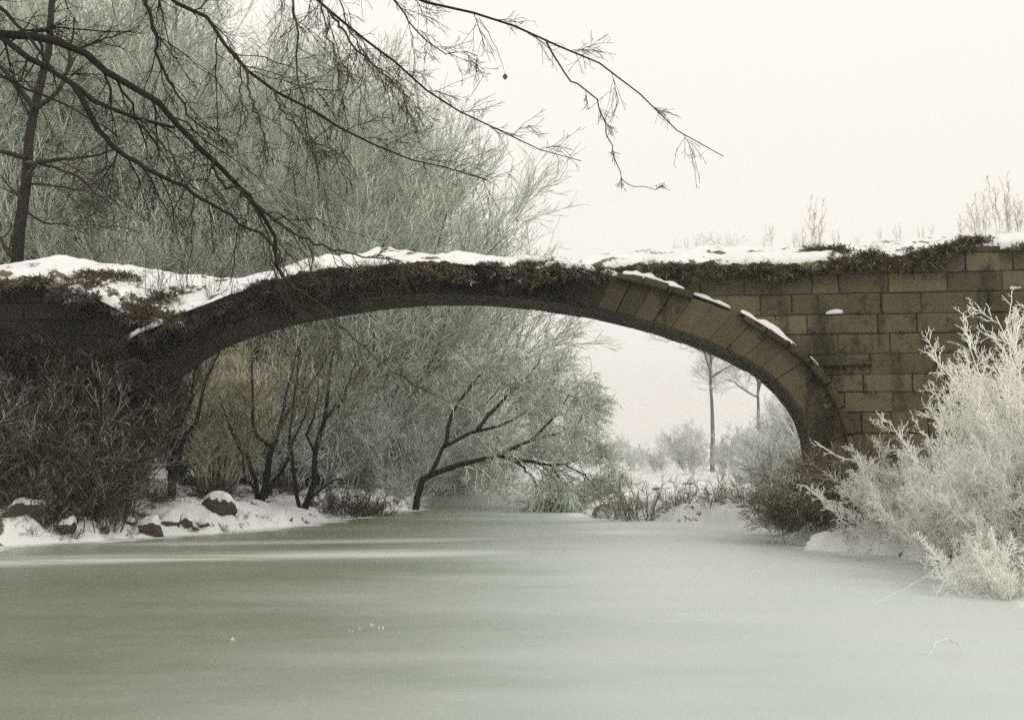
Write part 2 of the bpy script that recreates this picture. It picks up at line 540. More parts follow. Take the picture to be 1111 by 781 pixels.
def wall(sL, sR, base, ext_side, t0, mat, name, course=.47, mean=1.15, broken=.0, top_fn=Ftop):
    """coursed ashlar between sL and sR, stopping behind the ring; ext_side +1: ring on the left, -1: ring on the right, 0: over the crown"""
    bl = Blocks()
    z = base
    while z < 7.2:
        h = course * rng.uniform(.88, 1.1)
        zm = z + h / 2
        a, b_ = sL, sR
        if ext_side:
            side = EC[len(EC) // 2:] if ext_side > 0 else EC[:len(EC) // 2]
            o = np.argsort(side[:, 1])
            es = float(np.interp(zm, side[o, 1], side[o, 0]))
            if ext_side > 0: a = max(a, es - .32 if zm < EC[:, 1].max() - .35 else a)
            else: b_ = min(b_, es + .32 if zm < EC[:, 1].max() - .35 else b_)
        s = a
        while s < b_ - .05:
            w = min(mean * rng.uniform(.55, 1.6), b_ - s)
            if b_ - s - w < .3: w = b_ - s
            n = max(1, int(w / .5)) if z + h > min(top_fn(s), top_fn(s + w)) - .05 else 1
            for k in range(n):
                s0, s1 = s + w * k / n, s + w * (k + 1) / n
                zt0 = min(z + h, top_fn(s0) - .03); zt1 = min(z + h, top_fn(s1) - .03)
                if zt0 - z < .06 or zt1 - z < .06: continue
                zc = np.interp((s0 + s1) / 2, EC[20:-20, 0], EC[20:-20, 1])
                if not ext_side and zt0 < zc - .25: continue
                tf = t0 + rng.uniform(-.018, .022)
                if rng.random() < broken: tf += rng.uniform(.005, .02)
                tilt = rng.uniform(-.008, .008)
                bl.hexa([(s0, z + tilt), (s1, z + tilt), (s1, zt1), (s0, zt0)], tf, t0 + .55, rng.uniform(.008, .016), rng.random(), rng)
            s += w
        z += h
    return bl.build(name, mat, bridge)


sR_end = pb(1500, 300)[0]
sL_end = pb(-420, 300)[0]
s_c0, s_c1 = pb(420, 290)[0], pb(668, 290)[0]
wall(s_c1, sR_end, -.3, 1, 0.0, M_stone, 'spandrel_wall', broken=.15, course=.40, mean=.88)
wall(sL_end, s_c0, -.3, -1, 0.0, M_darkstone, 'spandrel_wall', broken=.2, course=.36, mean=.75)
# mortar / rubble core behind the facing, and the rear faces
def core(s0, s1, t0, t1, name, mat):
    V, Fc = [], []
    n = int((s1 - s0) / .3)
    for k in range(n + 1):
        s = s0 + (s1 - s0) * k / n
        zt = Ftop(s) - .12
        V += [(s, t0, -.4), (s, t0, zt), (s, t1, max(Btop(s) - .12, .5)), (s, t1, -.4)]
    for k in range(n):
        i = k * 4
        for j in range(4): Fc.append((i + j, i + (j + 1) % 4, i + 4 + (j + 1) % 4, i + 4 + j))
    Fc += [(0, 1, 2, 3), (n * 4 + 3, n * 4 + 2, n * 4 + 1, n * 4)]
    return mesh_py(name, V, Fc, mat, bridge)
ext_R = float(EC[-10, 0]); ext_L = float(EC[10, 0])
core(ext_R - .12, sR_end, .045, 2.5, 'rubble_core', M_mortar)
core(sL_end, ext_L + .12, .045, 2.5, 'rubble_core', M_mortar)
# fill over the arch, following the extrados
V, Fc = [], []
ia, ib = 20, len(EC) - 20
for k in range(ia, ib + 1, 2):
    s, z0 = EC[k]
    V += [(s, .045, z0 - .06), (s, .045, max(z0 - .02, Ftop(s) - .1)), (s, 2.5, max(z0 - .02, Btop(s) - .12)), (s, 2.5, z0 - .06)]
n = len(V) // 4 - 1
for k in range(n):
    i = k * 4
    for j in range(4): Fc.append((i + j, i + (j + 1) % 4, i + 4 + (j + 1) % 4, i + 4 + j))
mesh_py('arch_fill', V, Fc, M_mortar, bridge)

# snow over the deck
V, Fc = [], []
ss = np.arange(sL_end, sR_end, .09)
nt_ = 22
for s in ss:
    zf, zb = Ftop(s), Btop(s)
    for j in range(nt_):
        u = j / (nt_ - 1)
        t = -.12 + u * (DECK_T + .12)
        p = Vector((s * 1.1, t * 1.6, 0))
        nz = noise.fractal(p, 1.0, 2.0, 4) * .10 * (1 + .8 * math.sin(u * math.pi))
        edge = noise.noise(Vector((s * 2.1, 7, 0))) * .06 + noise.noise(Vector((s * .7, 17, 0))) * .08
        zz = zf + (zb - zf) * (u ** .8) + nz + .03
        if j == 0: zz = zf - .12 + min(0, edge); t = .02
        if j == 1: zz = zf - .01 + edge * .6; t = -.03 + edge * .5
        V.append((s, t, zz))
for i in range(len(ss) - 1):
    for j in range(nt_ - 1):
        a = i * nt_ + j
        Fc.append((a, a + nt_, a + nt_ + 1, a + 1))
mesh_py('snow_cover', V, Fc, M_snow_deck, bridge, smooth=True)


# ragged turf hanging over the wall head under the snow
def turf(px0, px1, hi):
    V, Fc = [], []
    m = 12
    a0, a1 = pb(px0, 290)[0], pb(px1, 290)[0]
    sv = np.arange(a0, a1, .035)
    for i, s in enumerate(sv):
        end = min(1, (i + 1) / 12, (len(sv) - i) / 12)
        h = hi * end * max(.15, .75 + 1.0 * noise.noise(Vector((s * .8, 3.3, 0))) + .7 * noise.noise(Vector((s * 3.1, 8.3, 0))))
        for j in range(m):
            v = j / (m - 1)
            an = v * math.pi * .75
            nz = noise.fractal(Vector((s * 5, v * 3, 1.7)), .8, 2.0, 5)
            t = .02 - (.17 * math.sin(an) ** .7 + .07 * nz) * end
            z = Ftop(s) - .10 - h * .55 + h * 1.15 * v + .05 * nz
            V.append((s, t if j < m - 1 else .12, z))
    n_ = len(V) // m
    for i in range(n_ - 1):
        for j in range(m - 1):
            a = i * m + j
            Fc.append((a, a + m, a + m + 1, a + 1))
    return mesh_py('turf_edge', V, Fc, M_turf, bridge, smooth=True)
M_turf, _nt, _b = new_mat('dead_turf')
_c = mixc(_nt, tex(_nt, 7, 7, .7), (.022, .018, .010), (.105, .08, .042))
_c = mixc(_nt, ramp(_nt, tex(_nt, 11, 6, .7), .60, .70), _c, (.55, .55, .50))
_nt.links.new(_c, _b.inputs['Base Color'])
_bp = N(_nt, 'ShaderNodeBump', Strength=1.0, Distance=.05)
_nt.links.new(tex(_nt, 22, 6, .7), _bp.inputs['Height']); _nt.links.new(_bp.outputs[0], _b.inputs['Normal'])
turf(236, 585, .20)
turf(560, 650, .30)
turf(648, 1030, .19)
turf(60, 190, .24)


# ridges of snow lying on ledges of the ring
def snow_ridge(pts, t0, t1, h, seed, parent=bridge, name='snow_ridge'):
    P = resample([(a, 0, c_) for a, c_ in pts], 40)
    V, Fc = [], []
    m = 9
    for i, (s, _, z) in enumerate(P):
        u = i / 39
        env = math.sin(math.pi * min(1, max(0, u))) ** .35 * min(1.3, max(0, .85 + 1.2 * noise.noise(Vector((s * 2.3, seed, 0))) + .5 * noise.noise(Vector((s * 7, seed, 0)))))
        for j in range(m):
            v = j / (m - 1)
            t = t0 + (t1 - t0) * v
            if j == 0: V.append((s, t + .06, z - .05)); continue
            V.append((s, t, z - .02 + env * h * (math.sin(math.pi * (.12 + .76 * v)) ** .6) + noise.noise(Vector((s * 6, t * 8, seed))) * .012))
    for i in range(39):
        for j in range(m - 1):
            a = i * m + j
            Fc.append((a, a + m, a + m + 1, a + 1))
    return mesh_py(name, V, Fc, M_snow, parent, smooth=True)


def e2_between(p0, p1):
    s0, s1 = pb(p0, 300)[0], pb(p1, 300)[0]
    half = E2[len(E2) // 2:] if p0 > 500 else E2[:len(E2) // 2]
    return [tuple(v) for v in half if s0 <= v[0] <= s1][::2]
snow_ridge(e2_between(676, 748), T_RING - .2, .03, .12, 1)
snow_ridge(e2_between(797, 868), T_RING - .2, .02, .11, 2)
snow_ridge(e2_between(746, 798), T_RING - .02, .03, .06, 12)
snow_ridge(e2_between(874, 890), T_RING - .18, .02, .06, 3)
snow_ridge([pb(584, 291), pb(610, 290), pb(648, 294)], -.30, -.01, .16, 4)
snow_ridge([pb(652, 297), pb(676, 299)], -.27, -.01, .09, 5)
snow_ridge([pb(896, 338, -.08), pb(915, 337, -.08)], -.09, .01, .05, 6)
snow_ridge([pb(1096, 311, -.08), pb(1108, 310, -.08)], -.09, .01, .05, 7)
snow_ridge([pb(72, 315, -.2), pb(100, 320, -.2), pb(128, 333, -.2), pb(150, 345, -.2)], -.34, .06, .20, 8)
snow_ridge([pb(138, 368, -.25), pb(158, 357, -.25), pb(180, 349, -.25)], -.40, .0, .14, 10)
# eroded ledge casting its own dark slot
lb = Blocks()
a, c_ = pb(893, 398), pb(946, 392)
lb.hexa([(a[0], a[1]), (c_[0], a[1] + .02), (c_[0], c_[1]), (a[0] + .05, c_[1] - .02)], -.10, .1, .02, .35, rng)
a, c_ = pb(880, 396), pb(930, 408)
lb.build('weathered_ledge', M_stone, bridge)

# ------------------------------------------------------------------ river outline and ground
RIVER = [(-9.9, 23.3), (-8.2, 25.2), (-6.3, 28.6), (-5.3, 31.5), (-4.4, 37), (-3.4, 41), (-4.2, 55), (-4.6, 72), (-1.5, 74), (0.4, 66), (1.6, 48), (2.3, 35.2),
         (5.8, 31), (6.1, 29), (5.5, 23.6), (6.6, 20), (6.0, 14.3), (6.6, 10), (7.2, 0), (7.5, -25), (-8, -25), (-6.8, 0), (-6.3, 11), (-8.2, 16)]
RP = np.array(RIVER)


def river_sd(X, Y):
    d = np.full(X.shape, 1e9); ins = np.zeros(X.shape, bool)
    n = len(RP)
    for i in range(n):
        a, b_ = RP[i], RP[(i + 1) % n]
        ex, ey = b_ - a
        wx, wy_ = X - a[0], Y - a[1]
        h = np.clip((wx * ex + wy_ * ey) / (ex * ex + ey * ey), 0, 1)
        d = np.minimum(d, np.hypot(wx - ex * h, wy_ - ey * h))
        cond = ((a[1] > Y) != (b_[1] > Y)) & (X < (b_[0] - a[0]) * (Y - a[1]) / (b_[1] - a[1] + 1e-12) + a[0])
        ins ^= cond
    return np.where(ins, -d, d)


def fbm(X, Y, sc_, oct_=4, seed=0.0):
    out = np.empty(X.size)
    xf, yf = X.ravel() * sc_, Y.ravel() * sc_
    for i in range(X.size):
        out[i] = noise.fractal(Vector((xf[i], yf[i], seed)), 1.0, 2.0, oct_)
    return out.reshape(X.shape)


def sstep(a, b_, v):
    t = np.clip((v - a) / (b_ - a), 0, 1)
    return t * t * (3 - 2 * t)


def ground_z(X, Y):
    X = np.asarray(X, float); Y = np.asarray(Y, float)
    n1 = fbm(X, Y, .55, 5); n2 = fbm(X, Y, 1.7, 4, 5.0)
    d = river_sd(X, Y) + n2 * .35
    near = np.exp(-np.maximum(d, 0) / 12)
    h = .10 + .62 * (1 - np.exp(-np.maximum(d, 0) / 1.1)) + .25 * (1 - np.exp(-np.maximum(d, 0) / 14))
    h += (n1 * .22 + n2 * .10) * (1 - np.exp(-np.maximum(d, 0) / .6)) * (.35 + .65 * near)
    h = np.where(d < 0, -.06 + np.maximum(d, -1.2) * .5, h * sstep(0, .35, d) + .0)
    dx, dy = X - BE.x, Y - BE.y
    s = dx * BU.x + dy * BU.y
    t = dx * BN.x + dy * BN.y
    top = np.interp(s, Bsz[:, 0], Bsz[:, 1]) - .12
    prof = np.where(t < 1.4, sstep(.15, .5, t), 1 - np.clip((t - 2.4) / 7.0, 0, 1))
    lat = np.maximum(sstep(7.3, 11.0, s), sstep(-8.8, -12.0, s))
    lat = np.where(t < 2.6, np.maximum(s > ext_R + .15, s < ext_L - .15) * 1.0, lat)
    ftop = np.interp(s, Fsz[:, 0], Fsz[:, 1])
    uu = np.clip((t + .12) / (DECK_T + .12), 0, 1) ** .8
    top = np.where(t < DECK_T, ftop + (top + .12 - ftop) * uu - .2, top - .08)
    ridge = top * prof * lat
    return np.where(ridge > .02, np.maximum(h, ridge + n1 * .05 * (ridge > .3)), h)


def axis(lo, hi, step, out_lo, out_hi):
    mid = list(np.arange(lo, hi + 1e-6, step))
    r_, v = step, hi
    while v < out_hi: r_ *= 1.16; v += r_; mid.append(v)
    r_, v = step, lo
    while v > out_lo: r_ *= 1.16; v -= r_; mid.insert(0, v)
    return np.array(mid)


gx = axis(-16, 13, .17, -400, 400)
gy = axis(9, 40, .17, -120, 600)
GX, GY = np.meshgrid(gx, gy, indexing='ij')
GZ = ground_z(GX, GY)
nx, ny = GX.shape
idx = np.arange(nx * ny).reshape(nx, ny)
Q = np.stack([idx[:-1, :-1], idx[1:, :-1], idx[1:, 1:], idx[:-1, 1:]], -1).reshape(-1, 4)
g = mesh_np('ground', np.stack([GX, GY, GZ], -1).reshape(-1, 3), Q, M_snow_ground)
tag(g, kind='structure')
ix, iy = np.meshgrid(np.arange(-14, 12.1, .35), np.arange(-30, 80.1, .35), indexing='ij')
ii = np.arange(ix.size).reshape(ix.shape)
ice = mesh_np('river_ice', np.stack([ix, iy, ix * 0], -1).reshape(-1, 3), np.stack([ii[:-1, :-1], ii[1:, :-1], ii[1:, 1:], ii[:-1, 1:]], -1).reshape(-1, 4), M_ice)
_a = ice.data.attributes.new('shore', 'FLOAT', 'POINT')
_a.data.foreach_set('value', np.ascontiguousarray(-river_sd(ix, iy).ravel(), dtype=np.float32))
tag(ice, kind='structure')


def gz(x_, y_):
    return float(ground_z(np.array([x_]), np.array([y_]))[0])


# ------------------------------------------------------------------ tree prototypes
def make_tree(name, seed, H, nst, tilt, mats, trunk_h=0.0, r0=.12, l1=(11, 34, .36), l2=(8, 30, 1.9), l3=(6, 28, 1.05), l4=(2, 26, .55), up=.25,
              tip=.0075, spread=.3, lean=(0, 0)):
    g_ = np.random.default_rng(seed)
    root = empty(name, (0, 0, 0))
    az = np.arange(nst) * 2.399 + g_.uniform(-.4, .4, nst)
    tl = np.radians(g_.uniform(tilt[0], tilt[1], nst))
    paths = []
    for i in range(nst):
        L = H * g_.uniform(.78, 1.0) * (1 - .25 * (math.degrees(tl[i]) / 70))
        d = np.array([math.sin(tl[i]) * math.cos(az[i]) + lean[0], math.sin(tl[i]) * math.sin(az[i]) + lean[1], math.cos(tl[i])])
        o = np.array([math.cos(az[i]), math.sin(az[i]), 0]) * spread * g_.uniform(.2, 1) * (0 if trunk_h else 1)
        o = o + np.array([0, 0, trunk_h * (.55 + .45 * i / max(1, nst - 1))])
        L = L - trunk_h * .6
        pts = [o + np.array([0, 0, -.35 if not trunk_h else 0])]
        for k in range(1, 6):
            u = k / 5
            pts.append(o + L * (d * u + np.array([0, 0, up]) * u * u) / (1 + up * .6) + g_.normal(size=3) * .035 * L * u)
        paths.append(pts)
    P0, R0 = paths_to_set(paths, 10, [r0 * g_.uniform(.6, 1) for _ in paths], [.018] * nst, .03, g_)
    tr = [(P0, R0, 7)]
    if trunk_h:
        tp = [(0, 0, -.5), (.05, 0, trunk_h * .4), (-.06, .04, trunk_h * .75), (0, 0, trunk_h), (.1, .1, H * .8)]
        PT, RT = paths_to_set([tp], 10, [r0 * 1.7], [r0 * .2], .03, g_)
        tr.append((PT, RT, 9))
    P1, R1 = spawn(P0, R0, l1[0], .18, 1, (l1[1], 12), H * l1[2], .18, .12, .55, .014, 6, g_, .55)
    P2, R2 = spawn(P1, R1, l2[0], .15, 1, (l2[1], 14), l2[2], .15, .14, .6, .010, 4, g_, .45)
    P3, R3 = spawn(P2, R2, l3[0], .15, 1, (l3[1], 14), l3[2], .12, .15, .8, tip, 3, g_, .4)
    cr = [(P1, R1, 4), (P2, R2, 3), (P3, R3, 3)]
    if l4:
        P4, R4 = spawn(P3, R3, l4[0], .2, 1, (l4[1], 14), l4[2], .1, .15, .9, tip, 2, g_, .3)
        cr.append((P4, R4, 3))
    build_strands('trunk', tr, mats[0], root)
    build_strands('crown', cr, mats[1], root)
    return root


def place(proto, first, x_, y_, rz, sc_, label=None, cat=None, group=None, z=None, sz=None):
    o = proto if first else copy_tree(proto)
    o.location = (x_, y_, gz(x_, y_) - .05 if z is None else z)
    o.rotation_euler = (0, 0, rz)
    o.scale = (sc_, sc_, sc_ * (sz or 1))
    tag(o, label, cat, group)
    return o


class Kind:
    """a prototype that is itself the first placed copy"""
    def __init__(self, proto): self.p = proto; self.n = 0
    def put(self, *a, **k):
        o = place(self.p, self.n == 0, *a, **k); self.n += 1; return o


dome_a = Kind(make_tree('frosted_tree', 11, 13.5, 15, (4, 62), (M_wood_trunk, M_wood_twig), up=.30, r0=.11))
dome_b = Kind(make_tree('frosted_tree', 12, 12.0, 17, (8, 70), (M_wood_trunk, M_wood_twig), up=.38, r0=.10))
tall_a = Kind(make_tree('frosted_tree', 13, 18.0, 16, (12, 60), (M_wood_trunk, M_wood_twig), trunk_h=7.5, up=.3, r0=.16, l1=(12, 42, .26)))
tall_b = Kind(make_tree('frosted_tree', 14, 20.0, 18, (10, 66), (M_wood_trunk, M_wood_twig), trunk_h=9.0, up=.2, r0=.17, l1=(12, 46, .25)))
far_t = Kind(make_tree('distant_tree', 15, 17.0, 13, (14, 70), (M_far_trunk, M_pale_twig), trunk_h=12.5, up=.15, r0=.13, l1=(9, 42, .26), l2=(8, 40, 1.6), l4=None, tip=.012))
shrub_p = Kind(make_tree('frosted_shrub', 16, 3.6, 16, (5, 65), (M_pale_twig, M_pale_twig), up=.35, r0=.035, l1=(8, 36, .36), l2=(7, 38, .6), l3=(5, 36, .3), l4=None, tip=.007, spread=.6))
shrub_t = Kind(make_tree('dry_shrub', 17, 4.0, 22, (3, 40), (M_tan_twig, M_tan_twig), up=.25, r0=.03, l1=(9, 26, .34), l2=(7, 28, .7), l3=(4, 28, .4), l4=None, tip=.006, spread=1.0))

G_WOOD = 'trees of the wood behind the bridge'
L_WOOD = 'bare frosted tree in the dense grey green wood behind the left bridge end'
prng = random.Random(77)
# the dome shaped trees whose edge meets the sky over the bridge and under the arch
spots = [(dome_a, -6.4, 47, 1.00, 'many stemmed frosted tree whose twigs fan out against the sky above the bridge crown'),
         (dome_b, -7.4, 43, 1.05, None), (dome_a, -10.5, 46, 1.15, None), (dome_b, -14.0, 43, 1.1, None), (dome_a, -18.0, 47, 1.15, None),
         (dome_b, -6.0, 54, 1.15, None), (dome_a, -11, 56, 1.2, None), (dome_a, -16, 58, 1.3, None), (dome_b, -21, 53, 1.3, None)]
for kd, x_, y_, s_, lb_ in spots:
    kd.put(x_, y_, prng.uniform(0, 6.28), s_, lb_ or L_WOOD, 'tree', G_WOOD if not lb_ else None)
for kd, x_, y_, s_ in [(tall_b, -13.5, 49, 1.0), (tall_a, -17.5, 41, .9), (tall_b, -19, 56, 1.1), (tall_a, -22, 47, 1.0), (tall_b, -24, 62, 1.1),
                       (tall_a, -14.5, 66, 1.15), (tall_a, -28, 58, 1.1), (tall_b, -31, 70, 1.15), (tall_a, -20, 74, 1.2), (tall_b, -26, 82, 1.2),
                       (tall_a, -36, 76, 1.2), (tall_b, -15, 86, 1.1), (tall_a, -34, 92, 1.3), (tall_b, -42, 88, 1.3)]:
    kd.put(x_, y_, prng.uniform(0, 6.28), s_, L_WOOD, 'tree', G_WOOD)
G_DRY = 'dry shrubs on the bank behind the bridge'
for x_, y_, s_ in [(-13.2, 36.5, 1.0), (-11.0, 37.0, 1.1), (-8.6, 36.0, .95), (-16.0, 37.5, 1.1), (-10.0, 34.5, .8), (-12.2, 34.0, .8), (-7.6, 40, 1.0)]:
    shrub_t.put(x_, y_, prng.uniform(0, 6.28), s_, 'tan dry stemmed shrub on the bank behind the left half of the bridge', 'shrub', G_DRY)
# pale frosted trees and shrubs far off, seen through the right half of the arch
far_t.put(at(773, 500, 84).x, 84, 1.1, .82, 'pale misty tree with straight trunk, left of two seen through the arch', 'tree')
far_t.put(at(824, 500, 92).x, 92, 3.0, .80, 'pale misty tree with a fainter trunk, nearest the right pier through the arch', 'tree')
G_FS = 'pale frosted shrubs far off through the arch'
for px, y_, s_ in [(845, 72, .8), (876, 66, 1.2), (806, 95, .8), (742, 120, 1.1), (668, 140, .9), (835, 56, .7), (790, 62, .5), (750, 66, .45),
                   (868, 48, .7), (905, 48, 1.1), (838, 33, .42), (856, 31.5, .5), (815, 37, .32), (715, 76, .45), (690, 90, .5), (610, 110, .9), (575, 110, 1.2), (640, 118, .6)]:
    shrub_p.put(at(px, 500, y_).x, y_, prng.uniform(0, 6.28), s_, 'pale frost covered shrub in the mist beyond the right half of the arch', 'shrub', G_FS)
pale_d = Kind(make_tree('frosted_tree', 18, 11.0, 16, (8, 66), (M_pale_twig, M_mid_twig), up=.38, r0=.08, l4=(2, 35, .38)))
pale_d.put(-7.6, 50, .4, .95, L_WOOD, 'tree', G_WOOD)
pale_d.put(-2.6, 60, 2.4, .66, 'small pale frosted tree behind the leaning tree under the arch', 'tree')


# ------------------------------------------------------------------ traced trees
def traced_tree(name, stems, mats, label, l1, l2, l3=None, seed=1, K=12, up=.1, tip=.006, cat='tree', extra=None, wob=.02, l4=None):
    """stems: list of (points, r0, r1) in world space; base at the first point of the first stem"""
    g_ = np.random.default_rng(seed)
    base = Vector(stems[0][0][0])
    root = empty(name, base)
    rel = [[Vector(p) - base for p in st[0]] for st in stems]
    P0, R0 = paths_to_set(rel, K, [s_[1] for s_ in stems], [s_[2] for s_ in stems], wob, g_)
    build_strands('trunk', [(P0, R0, 7)], mats[0], root)
    cr = []
    P1, R1 = spawn(P0, R0, l1[0], l1[3] if len(l1) > 3 else .25, 1, (l1[1], 14), l1[2], up, .14, .5, tip * 1.3, 5, g_, .4)
    cr.append((P1, R1, 4))
    P2, R2 = spawn(P1, R1, l2[0], .15, 1, (l2[1], 14), l2[2], up, .15, .65, tip, 4, g_, .4)
    cr.append((P2, R2, 3))
    if l3:
        P3, R3 = spawn(P2, R2, l3[0], .15, 1, (l3[1], 14), l3[2], up, .15, .8, tip * .9, 3, g_, .4)
        cr.append((P3, R3, 3))
        if l4:
            P4, R4 = spawn(P3, R3, l4[0], .15, 1, (l4[1], 14), l4[2], up, .15, .9, tip * .9, 3, g_, .4)
            cr.append((P4, R4, 3))
    build_strands('crown', cr, mats[1], root)
    tag(root, label, cat)
    return root


def px_path(pts, y, dy=0.0):
    n = max(1, len(pts) - 1)
    return [at(a, b_, y + dy * i / n) for i, (a, b_) in enumerate(pts)]


def ground_first(path):
    p = path[0]
    path[0] = Vector((p.x, p.y, gz(p.x, p.y) - .12))
    return path


DT = (M_dark_bark, M_bank_twig)
# slim tree just inside the left foot of the arch
traced_tree('bank_tree', [(ground_first(px_path([(184, 546), (188, 501), (193, 459), (194, 413), (200, 372)], 30.2, .3)), .11, .03),
                          (px_path([(188, 525), (199, 478), (212, 456), (223, 416), (240, 378)], 30.2, .8), .08, .02),
                          (px_path([(192, 470), (205, 440), (212, 405), (215, 380)], 30.2, -.5), .05, .02)],
            DT, 'slim dark two stemmed tree just inside the left foot of the arch', (8, 32, 1.3), (5, 34, .75), (3, 32, .4), seed=21)
traced_tree('bank_tree', [(ground_first(px_path([(279, 550), (276, 518), (257, 478), (245, 450), (232, 415)], 33.5, 1)), .075, .02),
                          (px_path([(282, 546), (290, 518), (293, 484), (316, 444), (344, 408), (360, 378)], 33.5, .5), .11, .02),
                          (px_path([(288, 540), (310, 500), (318, 478), (330, 455), (335, 430)], 33.5, -.5), .06, .015),
                          (px_path([(292, 484), (276, 467), (274, 416), (272, 385)], 33.5, .5), .06, .02),
                          (px_path([(299, 481), (313, 416), (324, 377)], 33.5, 1.0), .05, .02),
                          (px_path([(280, 540), (266, 515), (262, 490), (255, 470)], 33.5, -1), .04, .01)],
            DT, 'dark many stemmed tree spreading like a fan on the left bank under the arch', (8, 32, 1.4), (5, 34, .8), (3, 32, .4), seed=22)
traced_tree('bank_tree', [(ground_first(px_path([(329, 562), (340, 529), (341, 495), (352, 456), (358, 415), (362, 375)], 33.0, .8)), .10, .025),
                          (px_path([(352, 456), (372, 433), (379, 413), (386, 390)], 33.4, .4), .055, .015),
                          (px_path([(341, 490), (334, 470), (342, 445), (345, 420)], 33.2, -.4), .045, .015),
                          (px_path([(327, 558), (319, 518), (314, 473), (321, 416), (326, 380)], 33, .6), .06, .02),
                          (px_path([(336, 540), (352, 528), (364, 520), (380, 522)], 33, -.6), .04, .01)],
            DT, 'dark forked tree at the water edge, rightmost of the upright trees under the arch', (8, 32, 1.3), (5, 34, .8), (3, 32, .4), seed=23)
# the leaning tree over the ice
LY = 41.0
traced_tree('leaning_tree', [(ground_first(px_path([(450, 556), (456, 525), (468, 516), (505, 503), (544, 492), (579, 475), (602, 452), (618, 428)], LY, -1.5)), .125, .02),
                             (px_path([(466, 517), (483, 484), (518, 466), (544, 462), (580, 440), (605, 410)], LY, 1.0), .075, .015),
                             (px_path([(540, 493), (565, 499), (600, 504), (622, 500), (640, 490)], LY - .8, -1), .08, .015),
                             (px_path([(556, 497), (579, 520), (587, 545)], LY - 1, -.6), .05, .012),
                             (px_path([(596, 503), (614, 528), (624, 545)], LY - 1.2, -.6), .045, .012),
                             (px_path([(612, 503), (640, 520), (650, 540)], LY - 1.4, .4), .04, .012),
                             (px_path([(579, 475), (605, 470), (628, 456), (642, 440)], LY - 1.2, .8), .06, .012),
                             (px_path([(483, 484), (490, 450), (510, 420), (530, 395)], LY, 2), .08, .02),
                             (px_path([(518, 466), (550, 430), (575, 405), (588, 388)], LY, 2.5), .07, .02)],
            (M_dark_bark, M_wood_twig), 'leaning tree whose trunk bends low over the ice in the middle of the arch', (13, 46, 1.3, .35), (8, 42, .8), (5, 36, .5), seed=24, up=-.12, tip=.008, l4=(3, 40, .28))
# dark tree standing behind the bridge on the far left
traced_tree('bare_tree', [([Vector((at(17, 277, 34).x, 34, gz(at(17, 277, 34).x, 34) - .3))] + px_path([(17, 277), (25, 230), (29, 173), (38, 115), (52, 60), (60, -20), (75, -90)], 34, .6), .22, .06),
                          (px_path([(28, 178), (60, 174), (85, 172), (110, 167), (135, 160)], 34, -1), .07, .015),
                          (px_path([(28, 178), (55, 180), (85, 192), (108, 214), (130, 222)], 34, -.5), .05, .012),
                          (px_path([(29, 172), (5, 165), (-25, 158), (-60, 130)], 34, .5), .08, .02),
                          (px_path([(26, 228), (50, 243), (70, 243), (92, 252)], 34, -.8), .04, .01),
                          (px_path([(27, 200), (50, 200), (75, 205), (100, 208)], 34, .8), .04, .01),
                          (px_path([(38, 118), (62, 100), (75, 70), (80, 20)], 34, 1), .08, .02),
                          (px_path([(38, 118), (10, 85), (-20, 50), (-50, 0)], 34, .5), .09, .02)],
            (M_dark_bark, M_dark_twig), 'dark bare tree with level side branches behind the far left of the bridge', (9, 45, 1.8), (6, 38, .8), (3, 36, .4), seed=25, up=.02)

under = Kind(make_tree('added_frosted_bush', 19, 3.4, 18, (5, 65), (M_mid_twig, M_mid_twig), up=.35, r0=.03, l1=(8, 36, .36), l2=(7, 38, .6), l3=(5, 36, .3), l4=None, tip=.007, spread=.7))  # bushes added to lighten the dark base of the wood
for px, y_, s_ in [(365, 42, .9), (395, 44, 1.0), (425, 46, .9), (440, 43, .8), (335, 41, 1.0), (300, 40, 1.0), (265, 39, 1.0), (235, 39, .9), (410, 50, 1.1), (380, 48, 1.1), (480, 60, 1.0), (520, 66, .9)]:
    under.put(at(px, 500, y_).x, y_, prng.uniform(0, 6.28), s_, 'greyish frosted bush added to lighten the dark foot of the wood under the arch', 'shrub', 'bushes added to lighten the foot of the wood')

